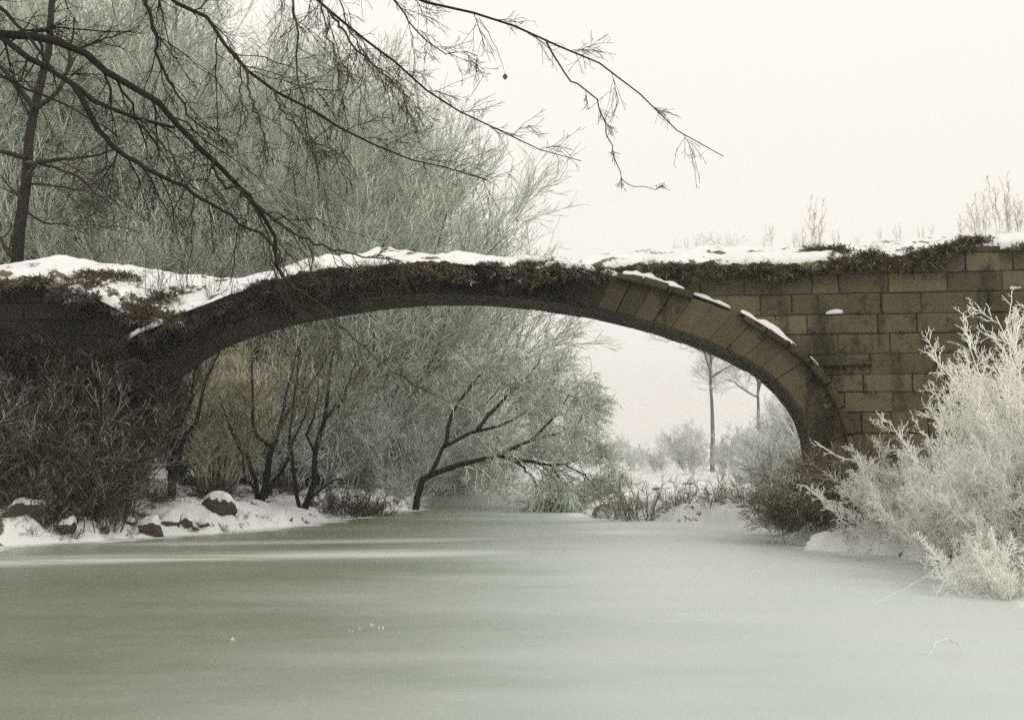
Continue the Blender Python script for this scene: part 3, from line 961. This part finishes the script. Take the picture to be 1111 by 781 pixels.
# ------------------------------------------------------------------ overhanging tree, trunk just out of frame on the left
OY = 11.0
TB = Vector((-7.7, OY + .3, gz(-7.7, OY + .3) - .2))
ov = empty('overhanging_tree', TB)
tag(ov, 'near tree whose dark bare branches droop across the top left of the view', 'tree')
go = np.random.default_rng(5)
def rel(path): return [Vector(p) - TB for p in path]
trunk_path = [Vector((0, 0, -.2)), Vector((.05, 0, 1.5)), Vector((.12, .05, 3.2)), Vector((.2, 0, 5.0)), Vector((.15, .1, 6.8)), Vector((.4, .1, 8.6)), Vector((.5, .2, 11.5)), Vector((.6, .3, 14))]
PT, RT = paths_to_set([trunk_path], 22, [.34], [.09], .015, go)
RT[0, :3] *= np.array([1.5, 1.2, 1.05])
build_strands('trunk', [(PT, RT, 14)], M_dark_bark, ov)
def tr_at(z): return Vector((TB.x + .2, TB.y, z))
def branch(pts, r0, r1, y0, dy, start=None, per=9, tw=.9, droop=-.12, seed=1, K=26, sub=True, name='branch', tmin=.25, wob=.012, fall=.45):
    path = px_path(pts, y0, dy)
    if start is not None: path = [start] + path
    g_ = np.random.default_rng(seed)
    P0, R0 = paths_to_set([rel(path)], K, [r0], [r1], wob, g_)
    sets = [(P0, R0, 7)]
    if sub:
        P1, R1 = spawn(P0, R0, int(per * 1.5), tmin, .97, (40, 15), tw * 1.15, droop * 1.8, .10, .42, .0028, 8, g_, fall, jit=.6)
        P2, R2 = spawn(P1, R1, 8, .12, .98, (36, 14), tw * .45, droop * 1.5, .10, .7, .0019, 5, g_, .4, jit=.5)
        P3, R3 = spawn(P2, R2, 2, .3, .95, (38, 14), tw * .16, droop * .5, .12, .8, .0016, 3, g_, .3)
        sets += [(P1, R1, 4), (P2, R2, 3), (P3, R3, 3)]
    m = M_dark_bark if r0 > .016 else M_yellow_twig
    return build_strands(name, sets, m, ov)
branch([(-40, 24), (36, 42), (77, 50), (127, 84), (177, 115), (200, 142), (230, 173), (265, 207), (284, 234), (297, 262), (303, 290), (316, 318)], .060, .013, OY, -.6, tr_at(6.6), 12, .75, seed=31, tmin=.3)
branch([(-30, 30), (0, 42), (23, 58), (50, 73), (80, 92), (115, 115), (154, 131), (190, 136)], .054, .015, OY, -.3, tr_at(6.3), 9, .7, seed=32, tmin=.3)
branch([(154, 131), (175, 155), (200, 190), (222, 215)], .014, .004, OY - .3, -.3, None, 6, .4, seed=33)
branch([(80, 92), (104, 134), (123, 161), (161, 184), (196, 200), (230, 223), (276, 250), (300, 268)], .030, .008, OY - .2, -.6, None, 11, .55, seed=34)
branch([(-20, 65), (0, 81), (38, 98), (77, 119), (104, 131), (130, 150)], .028, .006, OY, -.4, tr_at(5.3), 7, .6, seed=35)
branch([(-60, -60), (40, -60), (130, -45), (188, 0), (219, 15), (242, 42), (269, 77), (319, 110), (369, 140), (432, 168), (473, 180), (526, 193)], .040, .004, OY, -1.0, tr_at(7.6), 18, .75, seed=36, tmin=.4)
branch([(-40, -150), (100, -160), (240, -100), (330, -12), (350, 4), (375, 25), (411, 53), (440, 78), (469, 107), (514, 129), (563, 148), (596, 166), (633, 172)], .036, .003, OY, -1.4, tr_at(8.6), 13, .62, seed=37, tmin=.45, fall=.78)
branch([(0, -230), (180, -210), (350, -70), (430, -8), (452, 0), (493, 10), (526, 20), (563, 29), (604, 47), (641, 64), (674, 88), (707, 113), (752, 156), (785, 168)], .036, .003, OY, -1.8, tr_at(9.4), 12, .55, seed=38, tmin=.45, fall=.85)
branch([(592, 43), (612, 78), (645, 107), (657, 139), (674, 189), (688, 202), (719, 203)], .008, .0022, OY - 1.55, -.3, None, 4, .18, seed=39, fall=.85)
branch([(159, -40), (159, 0), (169, 42), (180, 84), (215, 134), (246, 161)], .020, .004, OY - .4, -.2, None, 10, .5, seed=40)
branch([(265, 207), (285, 228), (307, 246), (346, 265), (384, 275), (420, 281), (458, 290)], .016, .004, OY - .45, -.6, None, 8, .4, seed=41)
branch([(300, 275), (306, 300), (343, 327), (367, 351), (409, 390), (440, 412), (468, 424)], .010, .003, OY - .55, -.3, None, 7, .3, seed=42)
branch([(355, 9), (375, 37), (392, 58), (411, 76), (440, 105), (452, 120)], .012, .003, OY - 1.1, -.2, None, 9, .4, seed=43)
branch([(261, 66), (262, 100), (260, 146), (259, 170)], .008, .003, OY - .7, -.1, None, 4, .25, seed=44)
branch([(266, 74), (274, 110), (285, 145), (297, 182)], .012, .003, OY - .7, -.2, None, 7, .3, seed=45)
branch([(296, 96), (306, 120), (330, 150), (345, 175)], .009, .003, OY - .75, -.2, None, 6, .3, seed=46)
branch([(232, 172), (240, 200), (255, 205), (275, 222), (290, 255), (298, 300), (310, 330)], .014, .004, OY - .4, -.2, None, 7, .35, seed=47)
branch([(-60, -30), (0, 10), (20, 26), (45, 60)], .045, .012, OY, -.3, tr_at(7.0), 7, .7, seed=48)
branch([(400, -120), (410, -40), (440, 20), (480, 55), (515, 60), (520, 80)], .012, .003, OY - 1.3, -.1, None, 8, .4, seed=49)
branch([(300, -80), (318, -10), (322, 60), (330, 120), (345, 190)], .013, .003, OY - .9, -.1, None, 10, .45, seed=50)
branch([(340, -60), (352, 20), (366, 70), (372, 120)], .010, .003, OY - 1.0, -.1, None, 8, .4, seed=51)
branch([(360, -90), (372, 10), (395, 60), (440, 95)], .009, .003, OY - 1.0, -.1, None, 8, .4, seed=52)
branch([(-100, -260), (-40, -330), (60, -420), (180, -460)], .09, .01, OY, 2.5, tr_at(10.0), 16, 1.1, seed=53)
branch([(-330, -260), (-420, -330), (-560, -360)], .09, .01, OY, 1.5, tr_at(9.0), 16, 1.1, seed=54)
branch([(-330, 20), (-420, -40), (-520, -60)], .08, .01, OY, -1.5, tr_at(7.0), 16, 1.1, seed=55)
# one dead leaf still hanging
lp = px_path([(520, 20), (535, 45), (546, 70), (548, 80)], OY - 1.5)
P0, R0 = paths_to_set([rel(lp)], 8, [.004], [.0015], .004, go)
build_strands('twig', [(P0, R0, 4)], M_yellow_twig, ov)
c0 = rel([at(548, 85, OY - 1.5)])[0]
Vl, Fl = [], []
outl = [(0, 0), (.012, -.008), (.02, -.022), (.017, -.036), (.008, -.048), (0, -.056)]
for i, (w, h) in enumerate(outl):
    for sgn, dy_ in ((-1, .006), (0, 0), (1, .008)):
        Vl.append((c0.x + sgn * w, c0.y + dy_ * (1 if sgn else 0) + .01 * math.sin(i), c0.z + .04 + h))
for i in range(len(outl) - 1):
    for j in range(2):
        a = i * 3 + j; Fl.append((a, a + 1, a + 4, a + 3))
lf = mesh_py('dead_leaf', Vl, Fl, M_tuft, ov, smooth=True, recalc=False)
md = lf.modifiers.new('thick', 'SOLIDIFY'); md.thickness = .0015

# ------------------------------------------------------------------ bushes, thickets, tufts
def make_bush(name, seed, n, H, rad, tilt, mat, l1, l2, l3=None, r0=.012, tip=.004, up=.15, droop=None):
    g_ = np.random.default_rng(seed)
    paths = []
    for i in range(n):
        a = g_.uniform(0, 6.283); rr = rad * math.sqrt(g_.uniform(0, 1))
        o = np.array([math.cos(a) * rr, math.sin(a) * rr, -.15])
        a2 = a + g_.normal() * .7
        tl = math.radians(g_.uniform(*tilt)) * (.35 + .65 * rr / rad)
        L = H * g_.uniform(.55, 1.0)
        d = np.array([math.sin(tl) * math.cos(a2), math.sin(tl) * math.sin(a2), math.cos(tl)])
        dz = droop if droop is not None else up
        paths.append([o + L * (d * u + np.array([0, 0, dz]) * u * u) + g_.normal(size=3) * .03 * L * u for u in (0, .25, .5, .75, 1)])
    P0, R0 = paths_to_set(paths, 8, [r0] * n, [tip * 1.3] * n, .008 * H, g_)
    P1, R1 = spawn(P0, R0, l1[0], .12, 1, (l1[1], 14), l1[2], up, .16, .8, tip, 5, g_, .4)
    sets = [(P0, R0, 5), (P1, R1, 4)]
    if l2:
        P2, R2 = spawn(P1, R1, l2[0], .15, 1, (l2[1], 14), l2[2], up, .16, .9, tip, 3, g_, .3)
        sets.append((P2, R2, 3))
        if l3:
            P3, R3 = spawn(P2, R2, l3[0], .15, 1, (l3[1], 14), l3[2], up, .16, .9, tip, 3, g_, .3)
            sets.append((P3, R3, 3))
    o = build_strands(name, sets, mat)
    return o


def put_mesh(proto, first, loc, rz, sc_, label, cat, group=None):
    o = proto if first else proto.copy()
    if not first: COL.objects.link(o)
    o.location = loc; o.rotation_euler = (0, 0, rz)
    o.scale = sc_ if isinstance(sc_, tuple) else (sc_,) * 3
    for k in ('label', 'category', 'group'):
        if k in o: del o[k]
    return tag(o, label, cat, group)


# white hoar frosted bushes on the right bank
wb1 = make_bush('hoar_frosted_bush', 61, 44, 2.7, .8, (5, 48), M_white_twig, (13, 34, .50), (8, 38, .19), (4, 45, .065), r0=.010, tip=.0042, up=.12)
wb2 = make_bush('hoar_frosted_bush', 62, 60, 2.0, .9, (10, 70), M_white_twig, (13, 38, .42), (8, 40, .17), (4, 45, .065), r0=.009, tip=.0042, up=.05)
wspots = [(wb1, 8.4, 18.6, 1.12, 'tallest white hoar frosted bush against the wall at the right edge'),
          (wb1, 7.75, 19.2, .82, 'white hoar frosted bush just left of the tallest one on the right bank'),
          (wb2, 7.3, 18.0, .92, 'rounded white frosted bush in the middle of the right bank'),
          (wb2, 6.9, 16.0, .82, 'low white frosted bush nearest the camera at the right edge of the ice'),
          (wb1, 9.4, 19.6, 1.15, None), (wb2, 7.9, 16.3, 1.0, 'spreading white frosted bush low at the right edge of the view'),
          (wb2, 7.0, 20.6, .85, 'small white frosted bush between the brown bush and the tall white ones'),
          (wb2, 6.1, 15.0, .55, 'small white frosted clump at the lowest right corner of the bank'),
          (wb1, 7.1, 17.2, .52, 'white frosted bush with loose stems in front of the rounded one'),
          (wb2, 6.75, 18.9, .62, 'lowest white frosted clump leaning over the ice edge on the right')]
seen = set()
for p_, x_, y_, s_, lb_ in wspots:
    put_mesh(p_, p_.name not in seen, (x_, y_, gz(x_, y_) - .05), prng.uniform(0, 6.28), s_, lb_ or 'white frosted bush cut by the right edge of the view, behind the others', 'bush')
    seen.add(p_.name)
# brown bush under the right foot of the arch
bb = make_bush('brown_bush', 63, 48, 1.5, .75, (5, 75), M_brown, (9, 38, .5), (6, 40, .25), (2, 40, .12), r0=.008, tip=.0035, up=0)
for i, (px, y_, s_, lb_) in enumerate([(893, 24.0, .95, 'dark brown bare bush at the foot of the right pier beside the ice'), (925, 23.6, 1.1, 'brown bare bush between the pier foot and the white bushes'),
                                       (856, 27.0, .52, 'thin brown bush under the right side of the arch, left of the pier'), (960, 23.2, .95, 'frost tipped brown bush half hidden behind the white bushes')]):
    x_ = at(px, 500, y_).x
    put_mesh(bb, i == 0, (x_, y_, gz(x_, y_) - .05), i * 1.9, s_, lb_, 'bush')
# frosted fallen sticks near it
for i, (pts, y_, lb_) in enumerate([([(872, 527), (890, 540), (905, 545), (930, 545), (950, 549)], 22.4, 'white frosted stick poking left out of the brown bush'),
                                    ([(883, 478), (905, 493), (930, 502), (960, 512), (1000, 520)], 22.6, 'long frosted branch slanting down in front of the wall foot')]):
    g_ = np.random.default_rng(70 + i)
    pth = px_path(pts, y_, .3); pth.reverse()
    b0 = pth[0].copy()
    pth = [p - b0 for p in pth]
    P0, R0 = paths_to_set([pth], 14, [.022], [.009], .01, g_)
    P1, R1 = spawn(P0, R0, 7, .3, 1, (45, 12), .35, .1, .15, .6, .005, 5, g_)
    P2, R2 = spawn(P1, R1, 4, .3, 1, (45, 12), .12, .1, .15, .8, .004, 3, g_)
    o = build_strands('frosted_branch', [(P0, R0, 6), (P1, R1, 4), (P2, R2, 3)], M_white_twig)
    o.location = b0
    tag(o, lb_, 'branch')

# bramble over the left wall
br1 = make_bush('bramble_thicket', 64, 60, 1.7, 1.0, (15, 95), M_bramble, (7, 42, .7), (5, 42, .32), (2, 40, .14), r0=.010, tip=.0055, up=-.05, droop=-.45)
br2 = make_bush('bare_thicket', 65, 26, 2.6, .9, (3, 48), M_grey_stem, (8, 34, .9), (5, 38, .45), (2, 36, .2), r0=.016, tip=.006, up=.08)
bl_ = 'dark bramble thicket clinging to the left wing wall of the bridge'
bspots = []
for px, py, t in [(20, 350, -.3), (70, 365, -.35), (115, 372, -.35), (-20, 400, -.4), (40, 420, -.5), (95, 425, -.5), (140, 400, -.3), (10, 480, -.6), (65, 485, -.7), (115, 480, -.6), (-60, 360, -.4), (-70, 450, -.5),
                  (118, 440, -.4)]:
    s, z = pb(px, py, t)
    bspots.append((bw(s, t, z - .7), prng.uniform(.55, .8)))
for i, (p, s_) in enumerate(bspots):
    put_mesh(br1, i == 0, p, prng.uniform(0, 6.28), s_, bl_, 'thicket', 'brambles over the left wall')
br3 = make_bush('hanging_bramble', 75, 34, .62, .22, (20, 110), M_bramble, (8, 42, .30), (6, 42, .14), None, r0=.008, tip=.0045, up=-.12, droop=-.75)
for i, (px, py, t, s_) in enumerate([(200, 352, -.2, .9), (228, 338, -.2, .8), (262, 324, -.2, .9), (288, 314, -.2, 1.0), (314, 308, -.22, 1.1), (338, 302, -.22, 1.0), (366, 298, -.22, 1.0), (396, 294, -.22, 1.0), (424, 292, -.22, .9), (450, 292, -.22, .7), (150, 362, -.22, 1.0), (480, 293, -.22, .55)]):
    s, z = pb(px, py, t)
    put_mesh(br3, i == 0, bw(s, t, z - .02), i * 1.3, (s_, s_ * .6, s_), 'dark bramble hanging over the left haunch of the arch', 'thicket', 'brambles over the left haunch')
for i, (px, y_, s_) in enumerate([(20, 25.6, 1.0), (75, 25.9, 1.1), (108, 26.2, .95), (-40, 25.2, 1.0), (95, 25.4, .75), (45, 24.9, .6)]):
    x_ = at(px, 500, y_).x
    put_mesh(br2, i == 0, (x_, y_, gz(x_, y_) - .08), i * 2.1, s_, 'dark bare twiggy thicket at the foot of the left wing wall', 'thicket', 'bare thickets under the left wall')

# weedy saplings rising in front of the left haunch
sap = make_bush('sapling', 66, 5, 2.6, .12, (2, 24), M_yellow_twig, (8, 30, .7), (5, 34, .3), None, r0=.013, tip=.004, up=.1)
for i, (px, py, t, s_, lb_) in enumerate([(165, 360, .5, .75, 'thin sapling growing from the snow at the left end of the arch'), (200, 345, .9, .62, 'small thin sapling in the snow right of the left end sapling'),
                                          (232, 335, .6, .5, 'lowest sapling on the snowy slope over the left haunch')]):
    s, z = pb(px, py, t)
    put_mesh(sap, i == 0, bw(s, t, z - .1), i * 2.0, s_, lb_, 'sapling')

# dead bracken tufts along the snowy top
tf1 = make_bush('bracken_tuft', 67, 55, .34, .16, (15, 95), M_tuft, (6, 45, .16), (4, 45, .07), None, r0=.007, tip=.006, up=-.1, droop=-.35)
tf2 = make_bush('bracken_tuft', 68, 45, .30, .20, (25, 100), M_tuft, (6, 45, .15), (4, 45, .07), None, r0=.007, tip=.006, up=-.05, droop=-.5)
tr = random.Random(9)
tpos = []
def tufts(px0, px1, n, dy0, dy1, t0, t1, s0, s1):
    for _ in range(n):
        px = tr.uniform(px0, px1)
        t = tr.uniform(t0, t1)
        s = pb(px, 290, 0)[0]
        u = (t + .12) / (DECK_T + .12)
        z = Ftop(s) + (Btop(s) - Ftop(s)) * max(0, u) ** .8
        tpos.append((bw(s, t, z + tr.uniform(dy0, dy1)), tr.uniform(s0, s1)))
tufts(75, 215, 34, -.12, .03, -.15, 1.3, .7, 1.5)
tufts(0, 110, 8, -.1, .0, -.12, .3, .6, 1.1)
tufts(240, 420, 26, -.26, -.06, -.22, .2, .5, 1.0)
tufts(420, 560, 26, -.22, -.06, -.22, .1, .5, .95)
tufts(470, 565, 14, -.1, .05, -.1, .5, .4, .8)
tufts(565, 650, 28, -.12, .10, -.2, .4, .6, 1.05)
tufts(650, 900, 40, -.20, -.05, -.15, .1, .4, .85)
tufts(885, 920, 5, .0, .1, .5, 1.0, .8, 1.2)
tufts(905, 1020, 22, -.18, .06, -.15, .4, .5, 1.15)
tufts(1020, 1120, 7, -.1, .04, -.1, .5, .5, .9)
tf3 = make_bush('bracken_tuft', 76, 26, .42, .12, (5, 70), M_tan_twig, (3, 30, .14), (3, 35, .06), None, r0=.004, tip=.0028, up=-.05, droop=-.25)
for i, (p, s_) in enumerate(tpos):
    pr = (tf1, tf2, tf1, tf3, tf2)[i % 5]
    put_mesh(pr, i in (0, 1, 3), p, tr.uniform(0, 6.28), (s_ * tr.uniform(.8, 1.5), s_, s_ * tr.uniform(.7, 1.2)), 'dead brown bracken tuft sticking out of the snow on top of the bridge', 'plant', 'bracken tufts along the bridge top')

# tall dead weeds above the right wall
wd = make_bush('dead_weed', 69, 4, 1.0, .12, (0, 14), M_tan_twig, (7, 24, .24), (5, 35, .08), None, r0=.0042, tip=.0022, up=.05)
for i, (px, s_, rz) in enumerate([(884, 1.05, 0), (889, .6, 1), (908, .45, 2), (836, .5, 3), (829, .3, 1), (1000, .4, 2.2), (1012, .25, 1.2), (1043, .5, 4), (1057, .85, .5), (1066, 1.0, 1.5), (1072, .5, 2.0), (1089, 1.3, 2.5), (1094, .8, .9), (1103, 1.0, 3.1), (1109, .6, .2), (862, .35, .3), (871, .55, 1.0), (955, .3, .7), (975, .42, 1.8), (930, .28, 2.8), (780, .25, .4), (745, .3, 2.2)]):
    tt_ = .9 + (i * 37 % 11) * .11
    s, z = pb(px, 262, tt_)
    put_mesh(wd, i == 0, bw(s, tt_, Btop(s) - .1), rz, s_, 'thin dead weed stalk standing in the snow above the right wall', 'plant', 'weed stalks above the right wall')

# twiggy dead bush in the ice under the arch
tw = make_bush('twiggy_bush', 71, 13, 1.25, .35, (20, 80), M_bank_twig, (7, 42, .5), (5, 42, .22), None, r0=.016, tip=.005, up=.05)
for i, (px, y_, s_, lb_) in enumerate([(668, 34.5, .95, 'brown twiggy bush frozen into the far ice, leftmost of the row'), (698, 33.6, 1.05, 'brown twiggy bush frozen into the far ice, largest of the row'),
                                       (735, 33.8, .75, 'low twiggy bush in the far ice, third from the left'), (770, 33.0, .7, 'low twiggy bush in the far ice, fourth from the left'), (806, 32.2, .62, 'small twiggy bush at the right end of the far ice row')]):
    x_ = at(px, 500, y_).x
    put_mesh(tw, i == 0, (x_, y_, max(0, gz(x_, y_)) - .02), i * 1.7, s_, lb_, 'bush')
# low thorny scrub beneath the upright trees
ls = make_bush('low_scrub', 72, 40, 1.5, .7, (20, 85), M_dark_twig, (8, 40, .55), (6, 42, .25), None, r0=.010, tip=.005, up=.0)
for i, (px, y_, s_) in enumerate([(372, 35.5, .8), (398, 37, .7), (352, 34.5, .5), (245, 32.5, .45), (222, 31.0, .4), (300, 35, .5), (168, 28.9, .40)]):
    x_ = at(px, 500, y_).x
    put_mesh(ls, i == 0, (x_, y_, gz(x_, y_) - .05), i * 1.1, s_, 'low dark scrub on the snowy left bank under the arch', 'scrub', 'scrub on the left bank')

# frosted tufts standing in the ice
ft = make_bush('frosted_tuft', 73, 6, .14, .03, (5, 40), M_white_twig, (5, 40, .05), None, None, r0=.005, tip=.004, up=.05)
for i, (px, py, s_, lb_) in enumerate([(253, 694, 1.3, 'lone small frost spike on the ice at lower left'), (382, 684, .9, 'tiny frosted tuft, left end of the small row on the ice'), (392, 682, 1.0, None), (403, 678, 1.5, 'tallest frosted tuft of the small row on the ice'),
                                       (412, 681, 1.2, None), (284, 690, .35, 'faint frost speck right of the lone frost spike')]):
    dd = ray(px, py); p = CAM + dd * (-CAM.z / dd.z)
    put_mesh(ft, i == 0, p, i * 1.0, s_, lb_ or 'small frosted tuft beside the tallest one on the ice', 'plant', None if lb_ else 'frosted tufts in the ice')
# bent frosted reeds by the right bank
for i, (pts, y_) in enumerate([([(1008, 712), (1016, 698), (1035, 695), (1052, 708)], 10.3), ([(1015, 648), (1030, 625), (1060, 600)], 15.6), ([(952, 655), (985, 636), (1030, 610)], 15.2)]):
    g_ = np.random.default_rng(90 + i)
    pth = px_path(pts, y_)
    dd = ray(*pts[0]); pth[0] = CAM + dd * (-CAM.z / dd.z)
    pth = [pth[0]] + [Vector((p.x, pth[0].y + .05 * k, max(p.z * 1.0, .02))) for k, p in enumerate(px_path(pts[1:], pth[0].y))]
    b0 = pth[0].copy()
    P0, R0 = paths_to_set([[p - b0 for p in pth]], 12, [.0045], [.0025], .008, g_)
    P1, R1 = spawn(P0, R0, 16, .1, 1, (40, 14), .035, 0, .15, .7, .002, 3, g_)
    o = build_strands('frosted_reed', [(P0, R0, 5), (P1, R1, 3)], M_mid_twig); o.location = b0
    tag(o, ['arched frosted reed standing alone in the ice at lower right', 'frosted reed leaning from the right bank over the ice', 'long frosted reed reaching furthest left over the ice'][i], 'reed')


# rocks
def rock(name, p, size, seed, label, cat='rock', snow=True, mat=None, group=None):
    import bmesh
    root = empty(name, p)
    for part in (0, 1):
        if part and not snow: break
        bm = bmesh.new()
        bmesh.ops.create_icosphere(bm, subdivisions=5, radius=1)
        rr_ = random.Random(seed)
        pls = [(Vector((rr_.gauss(0, 1), rr_.gauss(0, 1), rr_.gauss(0, .8))).normalized(), rr_.uniform(.62, 1.0)) for _ in range(16)]
        for v in bm.verts:
            n_ = v.co.normalized()
            k = min([1.25] + [d_ / n_.dot(p_) for p_, d_ in pls if n_.dot(p_) > .15]) if mat is None else 1 + .3 * noise.noise(n_ * 1.3 + Vector((seed * 3.1, 0, 0)))
            k *= 1 + .05 * noise.noise(n_ * 5 + Vector((0, seed, 0)))
            c = noise.cell(n_ * 1.5 + Vector((seed, seed, 0)))
            v.co = Vector((n_.x * size[0] * k, n_.y * size[1] * k, n_.z * size[2] * k * (1 + .1 * c)))
            if part:
                up = max(0, n_.z)
                v.co += Vector((0, 0, .05 + .07 * up + .03 * noise.noise(n_ * 4)))
                v.co.x *= .93; v.co.y = v.co.y * .86 + .10 * size[1]
        if part:
            bmesh.ops.delete(bm, geom=[v for v in bm.verts if v.co.z < size[2] * (.12 + .5 * noise.noise(Vector((v.co.x * 4, v.co.y * 4, seed))))], context='VERTS')
        me = bpy.data.meshes.new('snow_cap' if part else 'boulder')
        bm.to_mesh(me); bm.free()
        for f in me.polygons: f.use_smooth = True
        me.materials.append(M_snow if part else (mat or M_rock))
        o = bpy.data.objects.new('snow_cap' if part else 'boulder', me); COL.objects.link(o); o.parent = root
    return tag(root, label, cat, group)


for i, (px, py, y_, w, lb_) in enumerate([(238, 551, 29.0, .55, 'large dark snow topped rock under the slim tree by the left arch foot'), (201, 569, 27.6, .24, 'round dark rock low on the left bank, near the water'),
                                          (181, 560, 27.3, .42, 'snow capped rock left of the round dark rock on the bank'), (222, 573, 27.8, .20, 'flat dark rock at the tip of the snowy left bank'),
                                          (160, 574, 26.4, .5, 'snow covered rock at the water edge before the arch foot'), (112, 578, 25.6, .2, 'dark edged rock in the snow at the middle of the left bank'),
                                          (140, 566, 26.3, .16, 'small rock among the dead stems on the left bank'), (30, 548, 24.8, .62, 'snow capped boulder near the left edge below the thicket'),
                                          (75, 556, 25.0, .26, 'rock half buried in snow right of the boulder at the left edge'), (312, 560, 31.2, .22, 'small snowy rock between the fan tree and the forked tree')]):
    q = at(px, py, y_)
    rock('rock', (q.x, y_, gz(q.x, y_) - .02), (w * .8, w * .62, w * .5), i + 2, lb_)
q = at(910, 588, 22.6)
rock('snow_mound', (q.x, 22.6, .02), (.62, .4, .16), 31, 'low white snow mound at the ice edge below the brown bush', 'snow mound', mat=M_snow)
dd = ray(1040, 633); p = CAM + dd * (-CAM.z / dd.z)
rock('stone', p + Vector((0, 0, .03)), (.05, .04, .06), 40, 'small dark stone lying on the ice near the right bank', 'stone', snow=False)

# stray dead grasses on the near left bank
gr = make_bush('dead_grass_tuft', 74, 30, .55, .15, (5, 60), M_tuft, (3, 25, .2), None, None, r0=.004, tip=.0025, up=-.05, droop=-.25)
for i, (px, y_, s_) in enumerate([(8, 24.2, .6), (38, 24.3, .7), (70, 24.8, .8), (108, 25.3, .7), (142, 26.0, .8), (176, 26.6, .7), (210, 27.6, .8), (240, 28.2, .6), (262, 29.4, .7), (290, 30.4, .6), (20, 24.6, 1.0), (62, 25.2, 1.2), (95, 25.6, 1.2), (130, 26.2, 1.1), (155, 27.0, 1.2), (172, 27.9, 1.0), (82, 25.0, .9), (45, 24.9, 1.3), (118, 26.0, 1.0), (5, 25.2, 1.1), (200, 29.4, .9), (145, 26.6, 1.2)]):
    x_ = at(px, 500, y_).x
    put_mesh(gr, i == 0, (x_, y_, gz(x_, y_) - .05), i * 1.3, s_, 'dead brown grass tuft poking through the snow on the left bank', 'grass', 'grass tufts on the left bank')

# ------------------------------------------------------------------ misty winter air
hz = mesh_py('haze', [(x_, y_, z_) for z_ in (-1.8, 42) for x_, y_ in ((-405, -125), (405, -125), (405, 615), (-405, 615))],
             [(0, 1, 2, 3), (4, 5, 6, 7), (0, 1, 5, 4), (1, 2, 6, 5), (2, 3, 7, 6), (3, 0, 4, 7)], None)
m_h = bpy.data.materials.new('misty_air'); m_h.use_nodes = True
for n_ in list(m_h.node_tree.nodes):
    if n_.type == 'BSDF_PRINCIPLED': m_h.node_tree.nodes.remove(n_)
pv = m_h.node_tree.nodes.new('ShaderNodeVolumePrincipled')
pv.inputs['Color'].default_value = (.93, .94, .93, 1); pv.inputs['Density'].default_value = .0009; pv.inputs['Anisotropy'].default_value = .2
m_h.node_tree.links.new(pv.outputs[0], [n_ for n_ in m_h.node_tree.nodes if n_.type == 'OUTPUT_MATERIAL'][0].inputs['Volume'])
hz.data.materials.clear(); hz.data.materials.append(m_h)
tag(hz, kind='stuff')

# ------------------------------------------------------------------ light
SUN_EL, SUN_AZ = R(38), R(150)     # azimuth clockwise from +Y (behind the camera, to the right)
w = bpy.data.worlds.new('World'); sc.world = w; w.use_nodes = True
nt = w.node_tree
bg = nt.nodes['Background']
sky = nt.nodes.new('ShaderNodeTexSky'); sky.sky_type = 'NISHITA'; sky.sun_disc = False
sky.sun_elevation = SUN_EL; sky.sun_rotation = SUN_AZ
sky.dust_density = 4; sky.air_density = 1.0
tc = nt.nodes.new('ShaderNodeTexCoord'); sp = nt.nodes.new('ShaderNodeSeparateXYZ')
nt.links.new(tc.outputs['Generated'], sp.inputs[0])
up = math_node(nt, 'ADD', math_node(nt, 'MULTIPLY', math_node(nt, 'MAXIMUM', sp.outputs[2], 0), .40), 1.0)
up = math_node(nt, 'ADD', up, math_node(nt, 'MULTIPLY', ramp(nt, sp.outputs[2], .22, 0.0), .13))   # mist glowing low in the sky
hv = nt.nodes.new('ShaderNodeHueSaturation'); hv.inputs['Color'].default_value = (7.85, 7.42, 6.78, 1)
nt.links.new(up, hv.inputs['Value'])
cl = nt.nodes.new('ShaderNodeTexNoise'); cl.inputs['Scale'].default_value = 1.6; cl.inputs['Detail'].default_value = 4
nt.links.new(tc.outputs['Generated'], cl.inputs[0])
ov_c = mixc(nt, math_node(nt, 'MULTIPLY', cl.outputs[0], .16), hv.outputs[0], (6.5, 6.1, 5.7))
c = mixc(nt, .92, sky.outputs[0], ov_c)
nt.links.new(c, bg.inputs['Color']); bg.inputs['Strength'].default_value = .1
sl = bpy.data.lights.new('sun', 'SUN'); sl.energy = .85; sl.angle = R(18); sl.color = (1, .95, .87)
so = bpy.data.objects.new('sun', sl); COL.objects.link(so)
sd = Vector((math.sin(SUN_AZ) * math.cos(SUN_EL), math.cos(SUN_AZ) * math.cos(SUN_EL), math.sin(SUN_EL)))
so.rotation_euler = sd.to_track_quat('Z', 'Y').to_euler()
so.location = sd * 60

vs = sc.view_settings
vs.view_transform = 'Standard'; vs.look = 'None'; vs.exposure = .40; vs.gamma = 1; vs.use_curve_mapping = False
sc.cycles.max_bounces = 10
sc.cycles.diffuse_bounces = 9
sc.cycles.transmission_bounces = 8
sc.cycles.use_denoising = False
sc.cycles.denoiser = 'OPENIMAGEDENOISE'
